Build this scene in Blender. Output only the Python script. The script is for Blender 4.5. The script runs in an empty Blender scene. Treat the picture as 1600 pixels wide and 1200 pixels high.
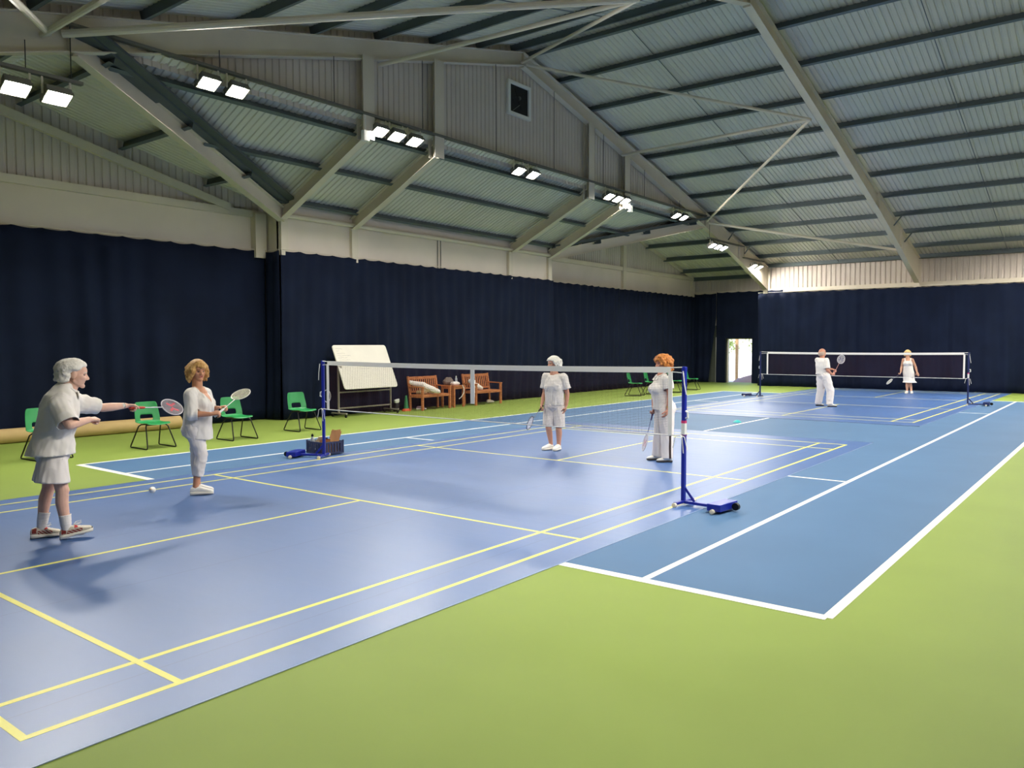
import bpy, bmesh, math, random
from mathutils import Vector, Matrix, noise
random.seed(7)
SC = bpy.context.scene
COL = SC.collection
PI = math.pi
V = Vector

# ------------------------------------------------------------------ materials
def lin(c):
    c = c / 255.0
    return c / 12.92 if c <= 0.04045 else ((c + 0.055) / 1.055) ** 2.4

def rgb(r, g, b):
    return (lin(r), lin(g), lin(b), 1.0)

def mat(name, col, rough=0.6, spec=0.5, metal=0.0, var=0.0, vscale=4.0, bump=0.0, bscale=60.0, bdist=0.002, col2=None, rvar=0.0):
    m = bpy.data.materials.new(name)
    m.use_nodes = True
    nt = m.node_tree
    b = nt.nodes['Principled BSDF']
    c = rgb(*col)
    b.inputs['Base Color'].default_value = c
    b.inputs['Roughness'].default_value = rough
    b.inputs['Specular IOR Level'].default_value = spec
    b.inputs['Metallic'].default_value = metal
    tc = nt.nodes.new('ShaderNodeTexCoord')
    if var > 0 or col2:
        n = nt.nodes.new('ShaderNodeTexNoise')
        n.inputs['Scale'].default_value = vscale
        n.inputs['Detail'].default_value = 5
        nt.links.new(tc.outputs['Object'], n.inputs['Vector'])
        r = nt.nodes.new('ShaderNodeValToRGB')
        r.color_ramp.elements[0].position = 0.3
        r.color_ramp.elements[1].position = 0.7
        if col2:
            r.color_ramp.elements[0].color = c
            r.color_ramp.elements[1].color = rgb(*col2)
        else:
            r.color_ramp.elements[0].color = tuple(x * (1 - var) for x in c[:3]) + (1,)
            r.color_ramp.elements[1].color = tuple(min(1, x * (1 + var)) for x in c[:3]) + (1,)
        nt.links.new(n.outputs['Fac'], r.inputs['Fac'])
        nt.links.new(r.outputs['Color'], b.inputs['Base Color'])
        if rvar > 0:
            mr = nt.nodes.new('ShaderNodeMapRange')
            mr.inputs['To Min'].default_value = rough - rvar
            mr.inputs['To Max'].default_value = rough + rvar
            nt.links.new(n.outputs['Fac'], mr.inputs['Value'])
            nt.links.new(mr.outputs['Result'], b.inputs['Roughness'])
    if bump > 0:
        n2 = nt.nodes.new('ShaderNodeTexNoise')
        n2.inputs['Scale'].default_value = bscale
        n2.inputs['Detail'].default_value = 3
        nt.links.new(tc.outputs['Object'], n2.inputs['Vector'])
        bp = nt.nodes.new('ShaderNodeBump')
        bp.inputs['Strength'].default_value = bump
        bp.inputs['Distance'].default_value = bdist
        nt.links.new(n2.outputs['Fac'], bp.inputs['Height'])
        nt.links.new(bp.outputs['Normal'], b.inputs['Normal'])
    return m

def emit(name, col, s):
    m = bpy.data.materials.new(name)
    m.use_nodes = True
    nt = m.node_tree
    nt.nodes.clear()
    e = nt.nodes.new('ShaderNodeEmission')
    e.inputs['Color'].default_value = col
    e.inputs['Strength'].default_value = s
    o = nt.nodes.new('ShaderNodeOutputMaterial')
    nt.links.new(e.outputs[0], o.inputs[0])
    return m

def wood(name, c1, c2):
    m = mat(name, c1, 0.5, 0.35)
    nt = m.node_tree
    b = nt.nodes['Principled BSDF']
    tc = nt.nodes.new('ShaderNodeTexCoord')
    mp = nt.nodes.new('ShaderNodeMapping')
    mp.inputs['Scale'].default_value = (9, 3, 22)
    n = nt.nodes.new('ShaderNodeTexNoise')
    n.inputs['Scale'].default_value = 2.5
    n.inputs['Detail'].default_value = 6
    r = nt.nodes.new('ShaderNodeValToRGB')
    r.color_ramp.elements[0].color = rgb(*c1)
    r.color_ramp.elements[1].color = rgb(*c2)
    r.color_ramp.elements[0].position = 0.35
    r.color_ramp.elements[1].position = 0.65
    nt.links.new(tc.outputs['Object'], mp.inputs['Vector'])
    nt.links.new(mp.outputs['Vector'], n.inputs['Vector'])
    nt.links.new(n.outputs['Fac'], r.inputs['Fac'])
    nt.links.new(r.outputs['Color'], b.inputs['Base Color'])
    return m

M = {}
M['green_floor'] = mat('green acrylic floor', (134, 154, 70), 0.62, 0.3, var=0.05, vscale=0.7, bump=0.25, bscale=160, bdist=0.001)
M['blue_court'] = mat('blue acrylic court', (77, 111, 148), 0.6, 0.3, var=0.05, vscale=0.8, bump=0.25, bscale=160, bdist=0.001)
M['white_line'] = mat('white court paint', (236, 236, 228), 0.6, 0.3, var=0.03, vscale=6)
M['yellow_line'] = mat('yellow court tape', (232, 226, 112), 0.42, 0.45, var=0.03, vscale=6)
M['mat_edge'] = mat('dark mat edge', (40, 52, 70), 0.6, 0.3)
M['white_wall'] = mat('white wall board', (218, 206, 192), 0.7, 0.25, var=0.05, vscale=0.9)
M['sheet'] = mat('pale grey lining sheet', (206, 203, 194), 0.55, 0.35, var=0.05, vscale=0.6)
M['gable_sheet'] = mat('cream lining sheet', (204, 194, 184), 0.6, 0.3, var=0.06, vscale=0.9)
M['steel'] = mat('cream painted steel', (212, 202, 184), 0.5, 0.4, var=0.05, vscale=1.5)
M['purlin'] = mat('galvanised dark purlin', (100, 110, 114), 0.5, 0.4, 0.25, var=0.12, vscale=1.2)
M['flash'] = mat('dark grey valley gutter', (84, 92, 95), 0.55, 0.4, 0.2, var=0.1, vscale=2)
M['dark'] = mat('dark cable', (38, 40, 42), 0.5, 0.4)
M['navy'] = mat('navy curtain cloth', (18, 26, 46), 0.85, 0.12, var=0.18, vscale=1.3, bump=0.3, bscale=300, bdist=0.0006)
M['white_plastic'] = mat('white plastic', (228, 228, 222), 0.4, 0.5)
M['lamp_house'] = mat('grey lamp housing', (120, 118, 112), 0.45, 0.5, 0.4)
M['lamp_lens'] = emit('lit floodlight lens', (1.0, 0.955, 0.87, 1), 430.0)
M['lamp_lens_right'] = emit('lit floodlight lens right', (1.0, 0.955, 0.87, 1), 590.0)
M['black'] = mat('black', (14, 14, 15), 0.5, 0.4)
M['tray'] = mat('galvanised cable tray', (112, 112, 106), 0.5, 0.4, 0.5)

def mat_floor_mat():
    m = mat('blue vinyl court mat', (66, 102, 160), 0.42, 0.85, var=0.05, vscale=1.4, rvar=0.05)
    nt = m.node_tree
    b = nt.nodes['Principled BSDF']
    b.inputs['IOR'].default_value = 1.6
    # welded seams between the rolled-out strips, and a few long scuffs
    tc = nt.nodes.new('ShaderNodeTexCoord')
    sx = nt.nodes.new('ShaderNodeSeparateXYZ')
    nt.links.new(tc.outputs['Object'], sx.inputs[0])
    prev = None
    for x0 in (-2.2, -0.55, 1.1, 2.76):
        a = nt.nodes.new('ShaderNodeMath'); a.operation = 'SUBTRACT'; a.inputs[1].default_value = x0
        nt.links.new(sx.outputs['X'], a.inputs[0])
        c = nt.nodes.new('ShaderNodeMath'); c.operation = 'ABSOLUTE'
        nt.links.new(a.outputs[0], c.inputs[0])
        d = nt.nodes.new('ShaderNodeMath'); d.operation = 'LESS_THAN'; d.inputs[1].default_value = 0.004
        nt.links.new(c.outputs[0], d.inputs[0])
        if prev is None:
            prev = d
        else:
            e = nt.nodes.new('ShaderNodeMath'); e.operation = 'MAXIMUM'
            nt.links.new(prev.outputs[0], e.inputs[0]); nt.links.new(d.outputs[0], e.inputs[1])
            prev = e
    src = b.inputs['Base Color'].links[0].from_socket
    mx = nt.nodes.new('ShaderNodeMix'); mx.data_type = 'RGBA'
    mx.inputs['B'].default_value = rgb(54, 84, 138)
    nt.links.new(prev.outputs[0], mx.inputs['Factor'])
    nt.links.new(src, mx.inputs['A'])
    nt.links.new(mx.outputs['Result'], b.inputs['Base Color'])
    w = nt.nodes.new('ShaderNodeTexNoise')
    mp = nt.nodes.new('ShaderNodeMapping'); mp.inputs['Scale'].default_value = (0.5, 3.0, 1)
    nt.links.new(tc.outputs['Object'], mp.inputs['Vector']); nt.links.new(mp.outputs[0], w.inputs['Vector'])
    w.inputs['Scale'].default_value = 1.5
    bp = nt.nodes.new('ShaderNodeBump'); bp.inputs['Strength'].default_value = 0.25; bp.inputs['Distance'].default_value = 0.01
    nt.links.new(w.outputs['Fac'], bp.inputs['Height']); nt.links.new(bp.outputs[0], b.inputs['Normal'])
    return m
M['court_mat'] = mat_floor_mat()

# ------------------------------------------------------------------ mesh helpers
class MB:
    """collects geometry, each piece with a material slot number"""
    def __init__(s):
        s.v = []; s.f = []; s.m = []
    def add(s, vs, fs, mi=0):
        o = len(s.v)
        s.v += [tuple(p) for p in vs]
        s.f += [tuple(i + o for i in f) for f in fs]
        s.m += [mi] * len(fs)
    def box(s, lo, hi, mi=0, mtx=None):
        x0, y0, z0 = lo; x1, y1, z1 = hi
        vs = [V((x, y, z)) for z in (z0, z1) for y in (y0, y1) for x in (x0, x1)]
        if mtx: vs = [mtx @ p for p in vs]
        s.add(vs, [(0, 2, 3, 1), (4, 5, 7, 6), (0, 1, 5, 4), (2, 6, 7, 3), (0, 4, 6, 2), (1, 3, 7, 5)], mi)
    def bar(s, a, b, w, h, mi=0, up=(0, 0, 1)):
        """rectangular bar from a to b, w across, h along 'up'"""
        a, b = V(a), V(b)
        d = (b - a).normalized(); u = V(up)
        r = d.cross(u)
        if r.length < 1e-5: r = d.cross(V((1, 0, 0)))
        r.normalize(); u = r.cross(d).normalized()
        vs = []
        for p in (a, b):
            for sx, sy in ((-1, -1), (1, -1), (1, 1), (-1, 1)):
                vs.append(p + r * (sx * w / 2) + u * (sy * h / 2))
        s.add(vs, [(0, 1, 2, 3)[::-1], (4, 5, 6, 7), (0, 1, 5, 4), (1, 2, 6, 5), (2, 3, 7, 6), (3, 0, 4, 7)], mi)
    def tube(s, pts, r, n=8, mi=0, closed=False, cap=True, rs=None):
        pts = [V(p) for p in pts]
        k = len(pts); rings = []
        prev = None
        for i, p in enumerate(pts):
            if closed: t = pts[(i + 1) % k] - pts[i - 1]
            else: t = pts[min(i + 1, k - 1)] - pts[max(i - 1, 0)]
            t.normalize()
            if prev is None:
                q = V((0, 0, 1)) if abs(t.z) < 0.9 else V((1, 0, 0))
                u = t.cross(q).normalized()
            else:
                u = (prev - t * prev.dot(t)).normalized()
            prev = u; w = t.cross(u)
            rr = rs[i] if rs else r
            rings.append([p + (u * math.cos(2 * PI * j / n) + w * math.sin(2 * PI * j / n)) * rr for j in range(n)])
        vs = [q for R in rings for q in R]; fs = []
        for i in range(k if closed else k - 1):
            i2 = (i + 1) % k
            for j in range(n):
                fs.append((i * n + j, i * n + (j + 1) % n, i2 * n + (j + 1) % n, i2 * n + j))
        if cap and not closed:
            fs.append(tuple(range(n))[::-1]); fs.append(tuple((k - 1) * n + j for j in range(n)))
        s.add(vs, fs, mi)
    def lathe(s, prof, n=20, mi=0, mtx=None, mats=None):
        """prof: (r, z) list turned about z"""
        vs = []
        for r, z in prof:
            for j in range(n):
                p = V((r * math.cos(2 * PI * j / n), r * math.sin(2 * PI * j / n), z))
                vs.append(mtx @ p if mtx else p)
        for i in range(len(prof) - 1):
            fs = [(i * n + j, i * n + (j + 1) % n, (i + 1) * n + (j + 1) % n, (i + 1) * n + j) for j in range(n)]
            if i == 0:
                o = len(s.v); s.v += [tuple(p) for p in vs]
            s.f += [tuple(q + o for q in f) for f in fs]
            s.m += [mats[i] if mats else mi] * len(fs)
        s.f.append(tuple(o + j for j in range(n))[::-1]); s.m.append(mats[0] if mats else mi)
        s.f.append(tuple(o + (len(prof) - 1) * n + j for j in range(n))); s.m.append(mats[-1] if mats else mi)
    def ell(s, c, r, mtx=None, n=16, k=10, mi=0):
        c = V(c); vs = []
        vs.append(V((0, 0, -1)))
        for i in range(1, k):
            a = -PI / 2 + PI * i / k
            for j in range(n):
                vs.append(V((math.cos(a) * math.cos(2 * PI * j / n), math.cos(a) * math.sin(2 * PI * j / n), math.sin(a))))
        vs.append(V((0, 0, 1)))
        fs = [(0, 1 + (j + 1) % n, 1 + j) for j in range(n)]
        for i in range(k - 2):
            for j in range(n):
                a = 1 + i * n + j; b = 1 + i * n + (j + 1) % n
                fs.append((a, b, b + n, a + n))
        last = len(vs) - 1
        fs += [(last, 1 + (k - 2) * n + j, 1 + (k - 2) * n + (j + 1) % n) for j in range(n)]
        out = []
        for p in vs:
            q = V((p.x * r[0], p.y * r[1], p.z * r[2]))
            if mtx: q = mtx @ q
            out.append(c + q)
        s.add(out, fs, mi)
    def cap(s, a, b, ra, rb, n=14, flat_b=False, flat_a=False, mi=0):
        """tapered capsule; a flat end leaves a crisp hem"""
        a, b = V(a), V(b)
        d = b - a; L = d.length
        if L < 1e-6: d = V((0, 0, 1))
        d.normalize()
        q = V((0, 0, 1)) if abs(d.z) < 0.9 else V((1, 0, 0))
        u = d.cross(q).normalized(); w = d.cross(u)
        prof = []
        if flat_a: prof += [(ra * 0.02, 0), (ra, 0)]
        else: prof += [(ra * math.sin(t), -ra * math.cos(t)) for t in (0.06, 0.5, 1.0, PI / 2)]
        if flat_b: prof += [(rb, L), (rb * 0.02, L)]
        else: prof += [(rb * math.cos(t), L + rb * math.sin(t)) for t in (0, 0.55, 1.05, 1.5)]
        vs = [a + d * z + (u * math.cos(2 * PI * j / n) + w * math.sin(2 * PI * j / n)) * r for r, z in prof for j in range(n)]
        fs = []
        for i in range(len(prof) - 1):
            for j in range(n):
                fs.append((i * n + j, i * n + (j + 1) % n, (i + 1) * n + (j + 1) % n, (i + 1) * n + j))
        fs.append(tuple(range(n))[::-1]); fs.append(tuple((len(prof) - 1) * n + j for j in range(n)))
        s.add(vs, fs, mi)
    def build(s, name, mats, parent=None, smooth=False, bevel=0.0, loc=None, angle=35):
        me = bpy.data.meshes.new(name)
        me.from_pydata(s.v, [], s.f)
        if not isinstance(mats, (list, tuple)): mats = [mats]
        for m in mats: me.materials.append(m)
        me.polygons.foreach_set('material_index', s.m)
        bm = bmesh.new(); bm.from_mesh(me)
        bmesh.ops.recalc_face_normals(bm, faces=bm.faces[:])
        bm.to_mesh(me); bm.free()
        if smooth:
            me.polygons.foreach_set('use_smooth', [True] * len(me.polygons))
            try: me.set_sharp_from_angle(angle=math.radians(angle))
            except Exception: pass
        me.update()
        o = bpy.data.objects.new(name, me)
        COL.objects.link(o)
        if parent: o.parent = parent
        if loc: o.location = loc
        if bevel > 0:
            bv = o.modifiers.new('Bevel', 'BEVEL'); bv.width = bevel; bv.segments = 2; bv.limit_method = 'ANGLE'
        return o

def tag(o, label=None, cat=None, group=None, kind=None):
    if label: o['label'] = label
    if cat: o['category'] = cat
    if group: o['group'] = group
    if kind: o['kind'] = kind
    return o

def struct(mb, name, mats, **k):
    o = mb.build(name, mats, **k)
    o['kind'] = 'structure'
    return o

def empty(name, loc, rz=0.0, label=None, cat=None, group=None):
    o = bpy.data.objects.new(name, None)
    COL.objects.link(o)
    o.location = loc
    o.rotation_euler = (0, 0, rz)
    o.empty_display_size = 0.2
    return tag(o, label, cat, group)

def copy_tree(root, loc, rz, label=None, group=None):
    r = root.copy(); COL.objects.link(r)
    r.location = loc; r.rotation_euler = (0, 0, rz)
    if label: r['label'] = label
    if group: r['group'] = group
    for ch in list(root.children):
        c = ch.copy(); COL.objects.link(c); c.parent = r
        for g in list(ch.children):
            d = g.copy(); COL.objects.link(d); d.parent = c
    return r

# ------------------------------------------------------------------ the hall
XF, XM, XN = -6.09, -9.07, -9.75       # gable frame, middle wall line, outer wall line
X2, XR, XE = 0.12, 6.33, 9.9           # middle frame, right frame, right wall
YC, YB, YA = 9.14, 27.8, -9.52         # ridge, back wall, near wall
AN, AF = -2.35, 20.7                   # small gable ridges
def ztop(y): return 9.6 - 0.235 * abs(y - YC)           # top of rafter
def zsheet(y): return ztop(y) + 0.2
ZR = 6.68                                               # small gable ridge sheet
def zouter(y):
    if y > AF: return ZR - 0.243 * (y - AF)
    if y < AN: return ZR - 0.243 * (AN - y)
    if y < YC: return ZR - 0.245 * (y - AN)
    return ZR - 0.245 * (AF - y)
zlean = lambda x: ZR - 0.475 * (XF - x)                 # falls towards the left wall

# floor and court paint
f = MB(); f.box((-10.2, -9.8, -0.12), (10.2, 28.3, 0)); struct(f, 'floor', M['green_floor'])
TR = Matrix.Translation((0.042, 9.141, 0)) @ Matrix.Rotation(-0.0063, 4, 'Z')
f = MB(); f.box((-5.485, -11.885, 0), (5.485, 11.885, 0.0015), 0, TR); struct(f, 'floor_court_surface', M['blue_court'])
f = MB()
def tl(x0, y0, x1, y1): f.box((x0, y0, 0), (x1, y1, 0.0024 if y1 - y0 > x1 - x0 else 0.0027), 0, TR)
for sx in (-1, 1):
    tl(sx * 5.485 - 0.035, -11.885, sx * 5.485 + 0.035, 11.885)
    tl(sx * 4.115 - 0.03, -11.885, sx * 4.115 + 0.03, 11.885)
    tl(-5.485, sx * 11.885 - 0.05, 5.485, sx * 11.885 + 0.05)
    tl(-4.115, sx * 6.4 - 0.028, 4.115, sx * 6.4 + 0.028)
tl(-0.028, -6.4, 0.028, 6.4)
struct(f, 'floor_court_lines', M['white_line'])

def badminton_mat(name, loc, rz, y0, y1, label):
    g = MB(); g.box((-3.33, y0, 0.0025), (3.33, y1, 0.0065))
    e = MB()
    o = g.build(name, M['court_mat'], loc=loc)
    o.rotation_euler = (0, 0, rz)
    tag(o, label, 'sports mat')
    l = MB()
    def ln(x0, ya, x1, yb): l.box((x0, ya, 0.006), (x1, yb, 0.0074 if yb - ya > x1 - x0 else 0.0077))
    h = 0.021
    for s in (-1, 1):
        for x in (3.03, 2.57): ln(s * x - h, -6.7, s * x + h, 6.7)
        for y in (6.68, 5.92, 2.0): ln(-3.05, s * y - h, 3.05, s * y + h)
        ln(-h, min(s * 2, s * 6.68), h, max(s * 2, s * 6.68))
    tag(l.build('court_lines', M['yellow_line'], o), 'yellow badminton court lines')
    ed = MB()
    ed.box((-3.338, y0 - 0.012, 0.002), (3.338, y0, 0.0068)); ed.box((-3.338, y1, 0.002), (3.338, y1 + 0.008, 0.0066))
    ed.box((-3.336, y0, 0.002), (-3.33, y1, 0.0066)); ed.box((3.33, y0, 0.002), (3.336, y1, 0.0066), 1)
    tag(ed.build('edge_trim', [M['mat_edge'], mat('pale mat edge', (150, 168, 200), 0.5)], o), 'thin edge of the rolled-out mat')
    return o
badminton_mat('badminton_mat', (0, 0, 0), 0, -7.35, 7.3, 'glossy blue badminton court mat under the net with four players around it')
badminton_mat('badminton_mat', (0.2, 18.53, 0), -0.0174, -7.5, 7.2, 'far grey-blue badminton court mat with the two distant players standing on it')

# corrugated sheets: real ribs. a(s), b(s) give the two ends of the rib line at station s
def corr(mb, s0, s1, a, b, nrm, pitch=0.15, depth=0.022, mi=0):
    nrm = V(nrm); st = []
    n = max(1, int(round((s1 - s0) / pitch)))
    for i in range(n):
        for fr, h in ((0.0, 0), (0.58, 0), (0.68, 1), (0.9, 1)):
            st.append((s0 + (i + fr) * (s1 - s0) / n, h))
    st.append((s1, 0))
    vs = []; fs = []
    for s, h in st:
        vs.append(V(a(s)) + nrm * (h * depth)); vs.append(V(b(s)) + nrm * (h * depth))
    for i in range(len(st) - 1):
        fs.append((2 * i, 2 * i + 1, 2 * i + 3, 2 * i + 2))
    mb.add(vs, fs, mi)

c = MB(); corr(c, XF - 0.22, XE, lambda s: (s, YC, zsheet(YC)), lambda s: (s, YB + 0.1, zsheet(YB + 0.1)), (0, 0.23, 0.97))
struct(c, 'ceiling', M['sheet'])
c = MB(); corr(c, XF - 0.22, XE, lambda s: (s, YC, zsheet(YC)), lambda s: (s, YA - 0.1, zsheet(YA - 0.1)), (0, -0.23, 0.97))
struct(c, 'ceiling', M['sheet'])
# lean-to slope on the left, clipped by the two valleys
def xval(y):    # valley line: x at a given y
    if y < 3.6: return XF + (XM - XF) * (y - AN) / (3.6 - AN)
    if y > 14.68: return XF + (XM - XF) * (AF - y) / (AF - 14.68)
    return XM - 0.1
def xlap(y):
    return xval(min(y + 0.4, 3.6)) if y < 3.6 else (xval(max(y - 0.4, 14.68)) if y > 14.68 else xval(y))
c = MB(); corr(c, AN - 0.35, AF + 0.35, lambda s: (XF + 0.02, s, zlean(XF + 0.02)), lambda s: (xlap(s), s, zlean(xlap(s))), (-0.43, 0, 0.9))
struct(c, 'ceiling', M['sheet'])
def yval(x, near):
    t = min(1.0, (XF - x) / (XF - XM))
    return AN + (3.6 - AN) * t if near else AF - (AF - 14.68) * t
for near in (1, 0):
    rid = AN if near else AF
    c = MB(); corr(c, XN - 0.1, XF, lambda s: (s, rid, zouter(rid)), lambda s: (s, yval(s, near), zouter(yval(s, near))), (0, 0.2 if near else -0.2, 0.97))
    struct(c, 'ceiling', M['sheet'])
    ye = YA - 0.1 if near else YB + 0.1
    c = MB(); corr(c, XN - 0.1, XF, lambda s: (s, rid, zouter(rid)), lambda s: (s, ye, zouter(ye)), (0, -0.2 if near else 0.2, 0.97))
    struct(c, 'ceiling', M['sheet'])
    # dark valley gutter
    B = (XM - 0.05, 3.6 if near else 14.68, zlean(XM - 0.05) - 0.06)
    A = (XF, rid, ZR - 0.06)
    g = MB(); g.bar((A[0], A[1], A[2] + 0.01), (B[0], B[1], B[2] + 0.01), 0.95, 0.05); g.bar((A[0], A[1], A[2] - 0.03), (B[0], B[1], B[2] - 0.03), 0.6, 0.05); struct(g, 'ceiling_valley_gutter', M['flash'])

# vertical cladding above the lean-to, in the plane of the gable frame
c = MB()
def gbot(s): return 6.52 if AN + 0.3 < s < AF - 0.3 else zouter(s) - 0.02
corr(c, YA, YB, lambda s: (XF - 0.13, s, gbot(s)), lambda s: (XF - 0.13, s, zsheet(s) + 0.05), (-1, 0, 0), 0.16, 0.022)
struct(c, 'wall_left_gable_panel', M['gable_sheet'])

# left wall
w = MB()
w.box((XM - 0.15, 3.55, 0), (XM - 0.03, 14.72, 5.26))
w.box((XN - 0.15, YA, 0), (XN, 3.55, 4.92)); w.box((XN - 0.15, 14.72, 0), (XN, YB, 4.92))
w.box((XN, 3.55, 0), (XM - 0.03, 3.67, 5.26)); w.box((XN, 14.6, 0), (XM - 0.03, 14.72, 5.26))
struct(w, 'wall_left', M['white_wall'])
for a, b in ((YA, 3.6), (14.7, YB)):
    c = MB(); corr(c, a, b, lambda s: (XN - 0.03, s, 4.9), lambda s: (XN - 0.03, s, zouter(s) + 0.04), (-1, 0, 0), 0.16, 0.022)
    struct(c, 'wall_left_gable_panel', M['gable_sheet'])
    t = MB(); t.box((XN - 0.02, a, 4.86), (XN + 0.09, b if a < 0 else b - 0.02, 5.02))
    struct(t, 'trim_1', M['steel'])
# sloping gable rails
for (y0, z0, y1, z1) in ((AN, 6.24, 2.6, 5.02), (AF, 6.66, 27.4, 5.0), (AN, 6.24, YA, 4.6)):
    t = MB(); t.bar((XN + 0.06, y0, z0), (XN + 0.06, y1, z1), 0.1, 0.17); struct(t, 'gable_rail', M['steel'])
# back wall with the open doorway, near and right walls
DX0, DX1, DZ = -7.97, -6.7, 2.05
w = MB()
def bw(x0, x1, z0, z1f): corr(w, x0, x1, lambda s: (s, YB, z0), lambda s: (s, YB, z1f(s)), (0, 1, 0), 0.2, 0.03)
btop = lambda s: (zouter(YB) if s < XF else zsheet(YB)) + 0.05
bw(XN - 0.1, DX0, 2.7, btop); bw(DX0, DX1, DZ, btop); bw(DX1, XE, 0, btop)
struct(w, 'wall_back', M['gable_sheet'])
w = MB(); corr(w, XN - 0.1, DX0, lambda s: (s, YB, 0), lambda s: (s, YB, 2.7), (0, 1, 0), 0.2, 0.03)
struct(w, 'wall_back_shade_panel', mat('shade darkened wall sheet', (84, 90, 80), 0.7))  # shadow on the lower wall left of the door, put into its colour
w = MB(); w.box((XN - 0.1, YA - 0.15, 0), (XE, YA, 5.4)); struct(w, 'wall_front', M['white_wall'])
w = MB()
w.box((XE, YA, 0), (XE + 0.15, YB, 5.2)); corr(w, YA, YB, lambda s: (XE + 0.02, s, 5.1), lambda s: (XE + 0.02, s, zsheet(s) + 0.05), (1, 0, 0), 0.16, 0.022)
struct(w, 'wall_right', M['white_wall'])
t = MB(); t.box((XN, YB - 0.16, 4.16), (XE, YB - 0.06, 4.32)); struct(t, 'trim_2', M['steel'])
t = MB(); t.box((DX0 - 0.06, YB - 0.06, 0), (DX0, YB + 0.06, DZ + 0.06)); t.box((DX1, YB - 0.06, 0), (DX1 + 0.06, YB + 0.06, DZ + 0.06)); t.box((DX0, YB - 0.06, DZ), (DX1, YB + 0.06, DZ + 0.06))
struct(t, 'door_1_frame', M['steel'])

# portal frames
def ibeam(mb, ps, fw=0.19, ft=0.018, wt=0.014):
    """ps: list of (top point, bottom point) down the member, in a plane of constant x"""
    for i in range(len(ps) - 1):
        (t0, b0), (t1, b1) = ps[i], ps[i + 1]
        for p0, p1 in ((t0, t1), (b0, b1)):
            mb.bar(p0, p1, fw, ft, 0, up=(1, 0, 0)) if False else mb.bar(p0, p1, fw, ft)
        x = t0[0]
        vs = [V((x + sx * wt / 2, p[1], p[2])) for p in (t0, t1, b1, b0) for sx in (-1, 1)]
        mb.add(vs, [(0, 2, 4, 6), (1, 7, 5, 3)])
def frame(x):
    m = MB()
    for s in (-1, 1):
        st = []
        for d, dep in ((0, 0.34), (6.5, 0.42), (11.6, 0.56), (15.0, 0.76), (18.35, 1.05)):
            y = YC + s * d
            st.append(((x, y, ztop(y)), (x, y, ztop(y) - dep)))
        ibeam(m, st)
        ye = YC + s * 18.42
        m.bar((x, ye + 0.12 * s, 0), (x, ye + 0.12 * s, 5.35), 0.02, 0.19, 0, up=(1, 0, 0))
        m.bar((x, ye - 0.2 * s, 0), (x, ye - 0.2 * s, 4.3), 0.02, 0.19, 0, up=(1, 0, 0))
        m.box((x - 0.01, ye - 0.2, 0), (x + 0.01, ye + 0.15, 5.3))
        # stiffener plates
        for d in (11.6, 15.0):
            y = YC + s * d
            m.box((x - 0.09, y - 0.008, ztop(y) - (0.56 if d < 12 else 0.76)), (x + 0.09, y + 0.008, ztop(y)))
    m.box((x - 0.08, YC - 0.01, ztop(YC) - 0.4), (x + 0.08, YC + 0.01, ztop(YC) - 0.02))
    return struct(m, 'portal_frame', M['steel'])
for x in (XF, X2, XR): frame(x)

# purlins
def purlin(p0, p1, up, h=0.195, w=0.085, name='roof_purlin'):
    m = MB(); up = V(up)
    a, b = V(p0), V(p1)
    m.bar(a + up * h / 2, b + up * h / 2, 0.008, h, 0, up)
    d = (b - a).normalized(); r = d.cross(up).normalized()
    for k, sg in ((0.006, 1), (h - 0.006, -1)):
        m.bar(a + up * k + r * (w / 2 * sg), b + up * k + r * (w / 2 * sg), w, 0.008, 0, up)
    return struct(m, name, M['purlin'])
DS = (0.3, 1.72, 3.42, 5.14, 6.86, 8.6, 10.34, 12.08, 13.84, 15.58, 17.2, 18.5)
for s in (-1, 1):
    for d in DS:
        y = YC + s * d
        purlin((XF - 0.12, y, ztop(y) + 0.01), (XE, y, ztop(y) + 0.01), (0, s * 0.228, 0.974))
for s in (-1, 1):        # sag rods
    for x in (-3.0, 3.2):
        m = MB(); m.tube([(x, YC + s * d, ztop(YC + s * d) + 0.1) for d in (0.3, 18.5)], 0.011, 6)
        struct(m, 'sag_rod', M['purlin'])
for x in (XF, X2):        # little fly braces near the eaves
    for d in (13.84, 15.58):
        y = YC + d
        m = MB(); m.bar((x + 0.05, y, ztop(y) - 0.3), (x + 0.3, y, ztop(y) + 0.02), 0.04, 0.04); struct(m, 'fly_brace', M['purlin'])
# outer purlins (small gables)
for y in (21.3, 22.9, 24.6, 26.3, 27.5): purlin((XN, y, zouter(y) - 0.2), (XF, y, zouter(y) - 0.2), (0, 0.236, 0.97))
for y in (-2.9, -4.6, -6.3): purlin((XN, y, zouter(y) - 0.2), (XF, y, zouter(y) - 0.2), (0, -0.236, 0.97))
for y in (-1.75, 0.15, 2.05): purlin((XN, y, zouter(y) - 0.2), (xval(y) + 0.3, y, zouter(y) - 0.2), (0, 0.238, 0.97))
for y in (20.1, 18.2, 16.3): purlin((XN, y, zouter(y) - 0.2), (xval(y) + 0.3, y, zouter(y) - 0.2), (0, -0.238, 0.97))
# lean-to purlins run along y
for x in (-6.42, -7.62, -8.9):
    a = yval(x, 1); b = yval(x, 0)
    purlin((x, a, zlean(x) - 0.2), (x, b, zlean(x) - 0.2), (-0.43, 0, 0.9))
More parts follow.
